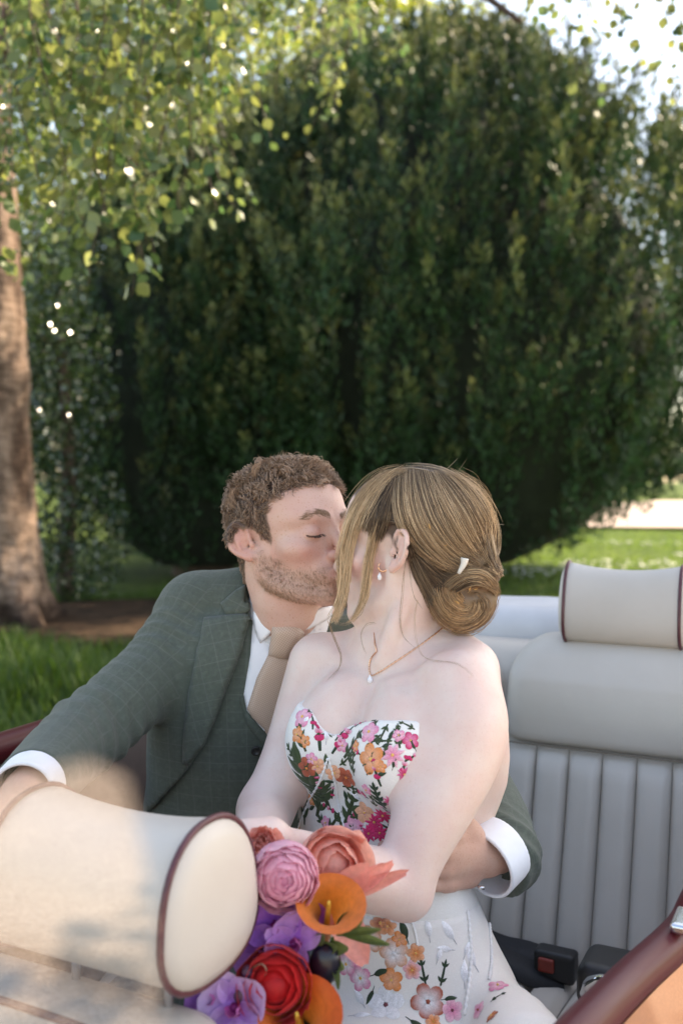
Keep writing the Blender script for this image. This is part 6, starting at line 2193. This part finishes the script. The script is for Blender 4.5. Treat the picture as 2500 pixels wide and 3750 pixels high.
def core(name, c, r, col, label, mat=None):
    V, Q = sdf_mesh(f_ell(c, r), A(c) - A(r) - .004, A(c) + A(r) + .004, max(.0018, min(r) / 7))
    me = mesh_np(name, V, Q)
    attr_col(me, np.tile(A(col), (len(V), 1)))
    return part(name, me, mat or M_PETAL, bq, label=label)
def stem(p, ax):
    pts = [A(p) - ax * .012, A(p) - ax * .05 + (HANDC - A(p)) * .15, lerp(A(p), HANDC, .75), HANDC + g.normal(size=3) * .006, HANDC + A([-.05, .01, -.10]) + g.normal(size=3) * .008]
    part('stem', tube_mesh('stem', pts, .0026, 6, 14), M_STEM, bq)
def ball_petal(parent, c, R, Rr, th0, th1, phi, dphi, c0, c1, flare):
    nu, nv = 8, 7
    V, T = [], []
    ph = g.random() * 6
    for i in range(nu):
        t = i / (nu - 1)
        for j in range(nv):
            k = j / (nv - 1) * 2 - 1
            th = lerp(th0, th1, t) + .10 * k * k * t + .03 * math.sin(4 * k + ph) * t
            f = phi + k * dphi * (.55 + .45 * math.sin(math.pi * (.15 + .6 * t)))
            r = Rr * (1 + flare * t ** 3 + .015 * math.sin(5 * k + ph) * t)
            V.append((r * math.sin(th) * math.cos(f), r * math.sin(th) * math.sin(f), r * math.cos(th)))
            T.append(t)
    i = np.arange(nu * nv).reshape(nu, nv)
    q = np.stack([i[:-1, :-1], i[1:, :-1], i[1:, 1:], i[:-1, 1:]], -1).reshape(-1, 4)
    me = mesh_np('petal', A(c) + A(V) @ R.T, q)
    attr_col(me, lerp(A(c0), A(c1), A(T)[:, None] ** 1.6) * (.94 + .12 * g.random()))
    part('petal', me, M_PETAL, parent)
def ranunculus(c, ax, R0, cin, cout, label, name='ranunculus', rings=9, fl=(.03, .12), th1=(.18, 1.15), rr=.64):
    """tight ball of overlapping cupped petals"""
    Rr = rotm(ax)
    f = core(name, A(c), (R0 * .60,) * 3, lerp(A(cin), A(cout), .3), label)
    for ring in range(rings):
        k = ring / (rings - 1)
        n = 4 + ring // 2
        for i in range(n):
            ball_petal(f, c, Rr, R0 * lerp(rr, 1.0, k), 2.2, lerp(th1[0], th1[1], k) + .05 * g.normal(), 2 * math.pi * i / n + ring * .8 + .2 * g.random(), math.pi / n * 1.35, lerp(A(cin), A(cout), k * .5), lerp(A(cin), A(cout), .55 + .45 * k), lerp(fl[0], fl[1], k))
    stem(c, nrm(ax))
def loose_flower(name, c, ax, R0, n, c0, c1, label, ruff=.05, cup=.7, tilt=.55, rings=2, wid=.5):
    Rr = rotm(ax)
    f = core(name, A(c) - nrm(ax) * R0 * .2, (R0 * .16,) * 3, A(c0) * .6, label)
    for r in range(rings):
        for i in range(n):
            L = R0 * (.85 + .3 * g.random()) * (1 if r == 0 else .75)
            add_petal(f, A(c) - nrm(ax) * R0 * .25, Rr, 2 * math.pi * i / n + r * .5 + g.random() * .25, tilt + r * .45 + g.normal() * .1, petal_v(L, L * wid, cup, .05, ruff), (c0, c1), (0, R0 * .05, 0))
    stem(c, nrm(ax))
def calla(c, ax, R0, L, spin, label, cin, cout):
    """funnel-shaped spathe with a flared, pointed lip, overlapping edge, and a spadix"""
    Rr = rotm(ax, spin)
    nu, nv = 30, 14
    V, T = [], []
    for i in range(nu):
        a = lerp(-.15, 2 * math.pi + .35, i / (nu - 1))
        for j in range(nv):
            t = j / (nv - 1)
            r = R0 * (.13 + .55 * t ** 1.5 + .32 * t ** 5)
            lip = .5 + .5 * math.cos(a - math.pi)
            rr = r * (1 + .22 * lip * t ** 3) * (1 + .015 * (i / nu))
            z = -L * (1 - t) + L * .20 * lip * t ** 2 - R0 * .24 * t ** 8
            V.append((rr * math.cos(a) * (1 - .0), rr * math.sin(a) * .92, z))
            T.append((t, lip))
    i = np.arange(nu * nv).reshape(nu, nv)
    q = np.stack([i[:-1, :-1], i[1:, :-1], i[1:, 1:], i[:-1, 1:]], -1).reshape(-1, 4)
    me = mesh_np('calla_lily', A(c) + A(V) @ Rr.T, q)
    T = A(T)
    attr_col(me, lerp(A(cin), A(cout), np.clip(T[:, :1] ** 2 * .8 + .25 * T[:, 1:] * T[:, :1], 0, 1)))
    sol = part('calla_lily', me, M_PETAL, bq, label=label)
    z = nrm(ax)
    part('spadix', tube_mesh('spadix', [A(c) - z * L * .8, A(c) - z * L * .35, A(c) - z * L * .05], [R0 * .10, R0 * .09, R0 * .05], 8, 10), simple('yellow_spadix', (.62, .36, .05, 1), .7, .2, 300), sol)
    part('stem', tube_mesh('stem', [A(c) - z * L * .95, A(c) - z * L * 1.5 + (HANDC - A(c)) * .2, lerp(A(c), HANDC, .8), HANDC + A([-.04, .01, -.10])], .0035, 7, 16), M_STEM, sol)
def orchid(c, ax, R0, spin, label, c0=(.38, .10, .62), c1=(.55, .24, .78)):
    Rr = rotm(ax, spin)
    f = core('orchid', A(c), (R0 * .14,) * 3, (.30, .02, .18), label)
    for a, L, wd in ((0, .95, .36), (2.2, .9, .34), (-2.2, .9, .34), (1.15, 1.0, .62), (-1.15, 1.0, .62)):
        add_petal(f, A(c), Rr, a, .12, petal_v(R0 * L, R0 * wd, .45, -.04, .03), (c0, c1))
    for a in (math.pi, math.pi - .6, math.pi + .6):
        add_petal(f, A(c), Rr, a, .75, petal_v(R0 * .5, R0 * .22, .9, .1), ((.45, .03, .22), (.60, .18, .50)), name='lip')
D = 1.06
to = nrm(A([.15, -1, .25]))
ranunculus(W(1040, 3205, D), A([.10, -1, .12]), .0355, (.86, .20, .40), (.95, .62, .72), 'large pink ranunculus with many layered petals')
ranunculus(W(1210, 3170, D + .055), A([.25, -.85, .30]), .038, (.92, .36, .28), (.95, .56, .46), 'ragged coral parrot tulip', 'parrot_tulip', 5, (.10, .34), (.35, 1.0), .55)
loose_flower('carnation', W(968, 3090, D + .035), A([.0, -.8, .6]), .030, 7, (.85, .30, .22), (.88, .42, .34), 'small coral flower behind the pink ranunculus', .10, .6, .7, 3, .45)
Rr = rotm(A([.2, -.9, .3]))
extra = core('tulip_petal', W(1225, 3290, D + .02), (.006, .006, .006), (.85, .3, .2), 'loose coral petals spreading from the tulip')
for sp, tl, L, wd in ((-1.05, .1, .075, .14), (-1.25, .05, .085, .10), (-2.75, -.1, .070, .26), (-.75, .25, .055, .3)):
    add_petal(extra, W(1225, 3300, D + .02), Rr, sp, tl, petal_v(L, L * wd, .2, .12, .05), ((.94, .50, .42), (.90, .34, .28)))
calla(W(1205, 3295, D - .02), A([.06, -.60, .80]), .035, .082, 2.0, 'orange calla lily opening above the purple orchids', (.72, .30, .035), (.80, .20, .045))
calla(W(1085, 3705, D - .06), A([-.05, -.66, .75]), .040, .09, 2.6, 'large orange calla lily lowest in the bouquet', (.62, .23, .02), (.72, .12, .03))
orchid(W(1010, 3385, D), A([-.1, -1, .1]), .036, .3, 'purple orchid tucked under the pink ranunculus')
orchid(W(1105, 3360, D + .012), A([.3, -1, .0]), .030, -.4, 'purple orchid with a magenta throat beside the orange lily', (.42, .05, .45), (.55, .18, .62))
orchid(W(1075, 3455, D - .01), A([.1, -1, .2]), .038, 1.1, 'lilac orchid in the middle of the bouquet', (.50, .20, .72), (.66, .40, .82))
orchid(W(955, 3480, D - .0), A([-.2, -1, .1]), .034, .8, 'deep purple orchid next to the red flower', (.36, .10, .60), (.60, .30, .78))
orchid(W(860, 3690, D - .04), A([-.1, -1, .3]), .040, .2, 'violet orchid under the headrest', (.36, .10, .58), (.70, .52, .80))
orchid(W(780, 3650, D - .03), A([-.2, -1, .3]), .032, 1.2, 'small violet orchid at the edge of the bouquet', (.30, .08, .50), (.52, .22, .68))
ranunculus(W(1010, 3600, D - .025), A([-.02, -1, .25]), .036, (.55, .008, .015), (.82, .03, .03), 'red papery poppy', 'poppy', 5, (.06, .22), (.45, 1.05), .6)
# dark plum flower, berries, green filler
f = core('dark_bud', W(1192, 3530, D - .01), (.017, .012, .021), (.010, .008, .02), 'black oval bud beside the red poppy', M_DARKB)
core('dark_bud', W(1135, 3500, D), (.012, .011, .016), (.010, .008, .02), 'small black bud under the lilac orchid', M_DARKB)
for k, (u, v, r) in enumerate(((935, 3625, .0085), (880, 3640, .008), (905, 3560, .006))):
    core('plum_berry', W(u, v, D - .035), (r, r, r * 1.25), (.09, .03, .07), 'dull plum berry', simple('plum_berry', (.085, .030, .065, 1), .5, .2, 100))
part('tendril', tube_mesh('tendril', [W(935, 3600, D - .035), W(975, 3560, D - .04), W(955, 3530, D - .04), W(900, 3560, D - .03)], .0011, 6, 16), simple('brown_tendril', (.22, .10, .07, 1), .6, .2, 100), bq)
def sprigleaf(p, d, L, wd, name='leaf', col=((.07, .13, .035), (.12, .19, .06))):
    V, q, T = petal_v(L, wd, .5, .1)
    Rl = rotm(np.cross(d, A([.6, -.4, .5])))
    y = nrm(d)
    z = nrm(A([.2, -1, .3]) - y * (A([.2, -1, .3]) @ y))
    Rm_ = np.stack([np.cross(y, z), y, z], 1)
    me = mesh_np(name, A(p) + V @ Rm_.T, q)
    attr_col(me, lerp(A(col[0]), A(col[1]), T[:, :1]))
    part(name, me, M_PETAL, bq)
for u, v, a, L in ((1230, 3420, .25, .055), (1235, 3410, -.15, .060), (1215, 3430, -1.5, .05), (1150, 3480, .3, .03), (1170, 3500, -.4, .03), (1130, 3470, .9, .03), (1190, 3470, .1, .028), (1160, 3520, -1.2, .03), (1120, 3590, -1.6, .05), (1150, 3600, -1.0, .045), (1105, 3560, -2.2, .04), (1240, 3400, .75, .04)):
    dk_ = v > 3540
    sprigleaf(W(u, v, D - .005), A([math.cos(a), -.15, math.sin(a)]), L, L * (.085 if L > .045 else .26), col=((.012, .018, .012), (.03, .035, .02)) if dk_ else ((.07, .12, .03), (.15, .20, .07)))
print('bouquet', time.time() - T0)
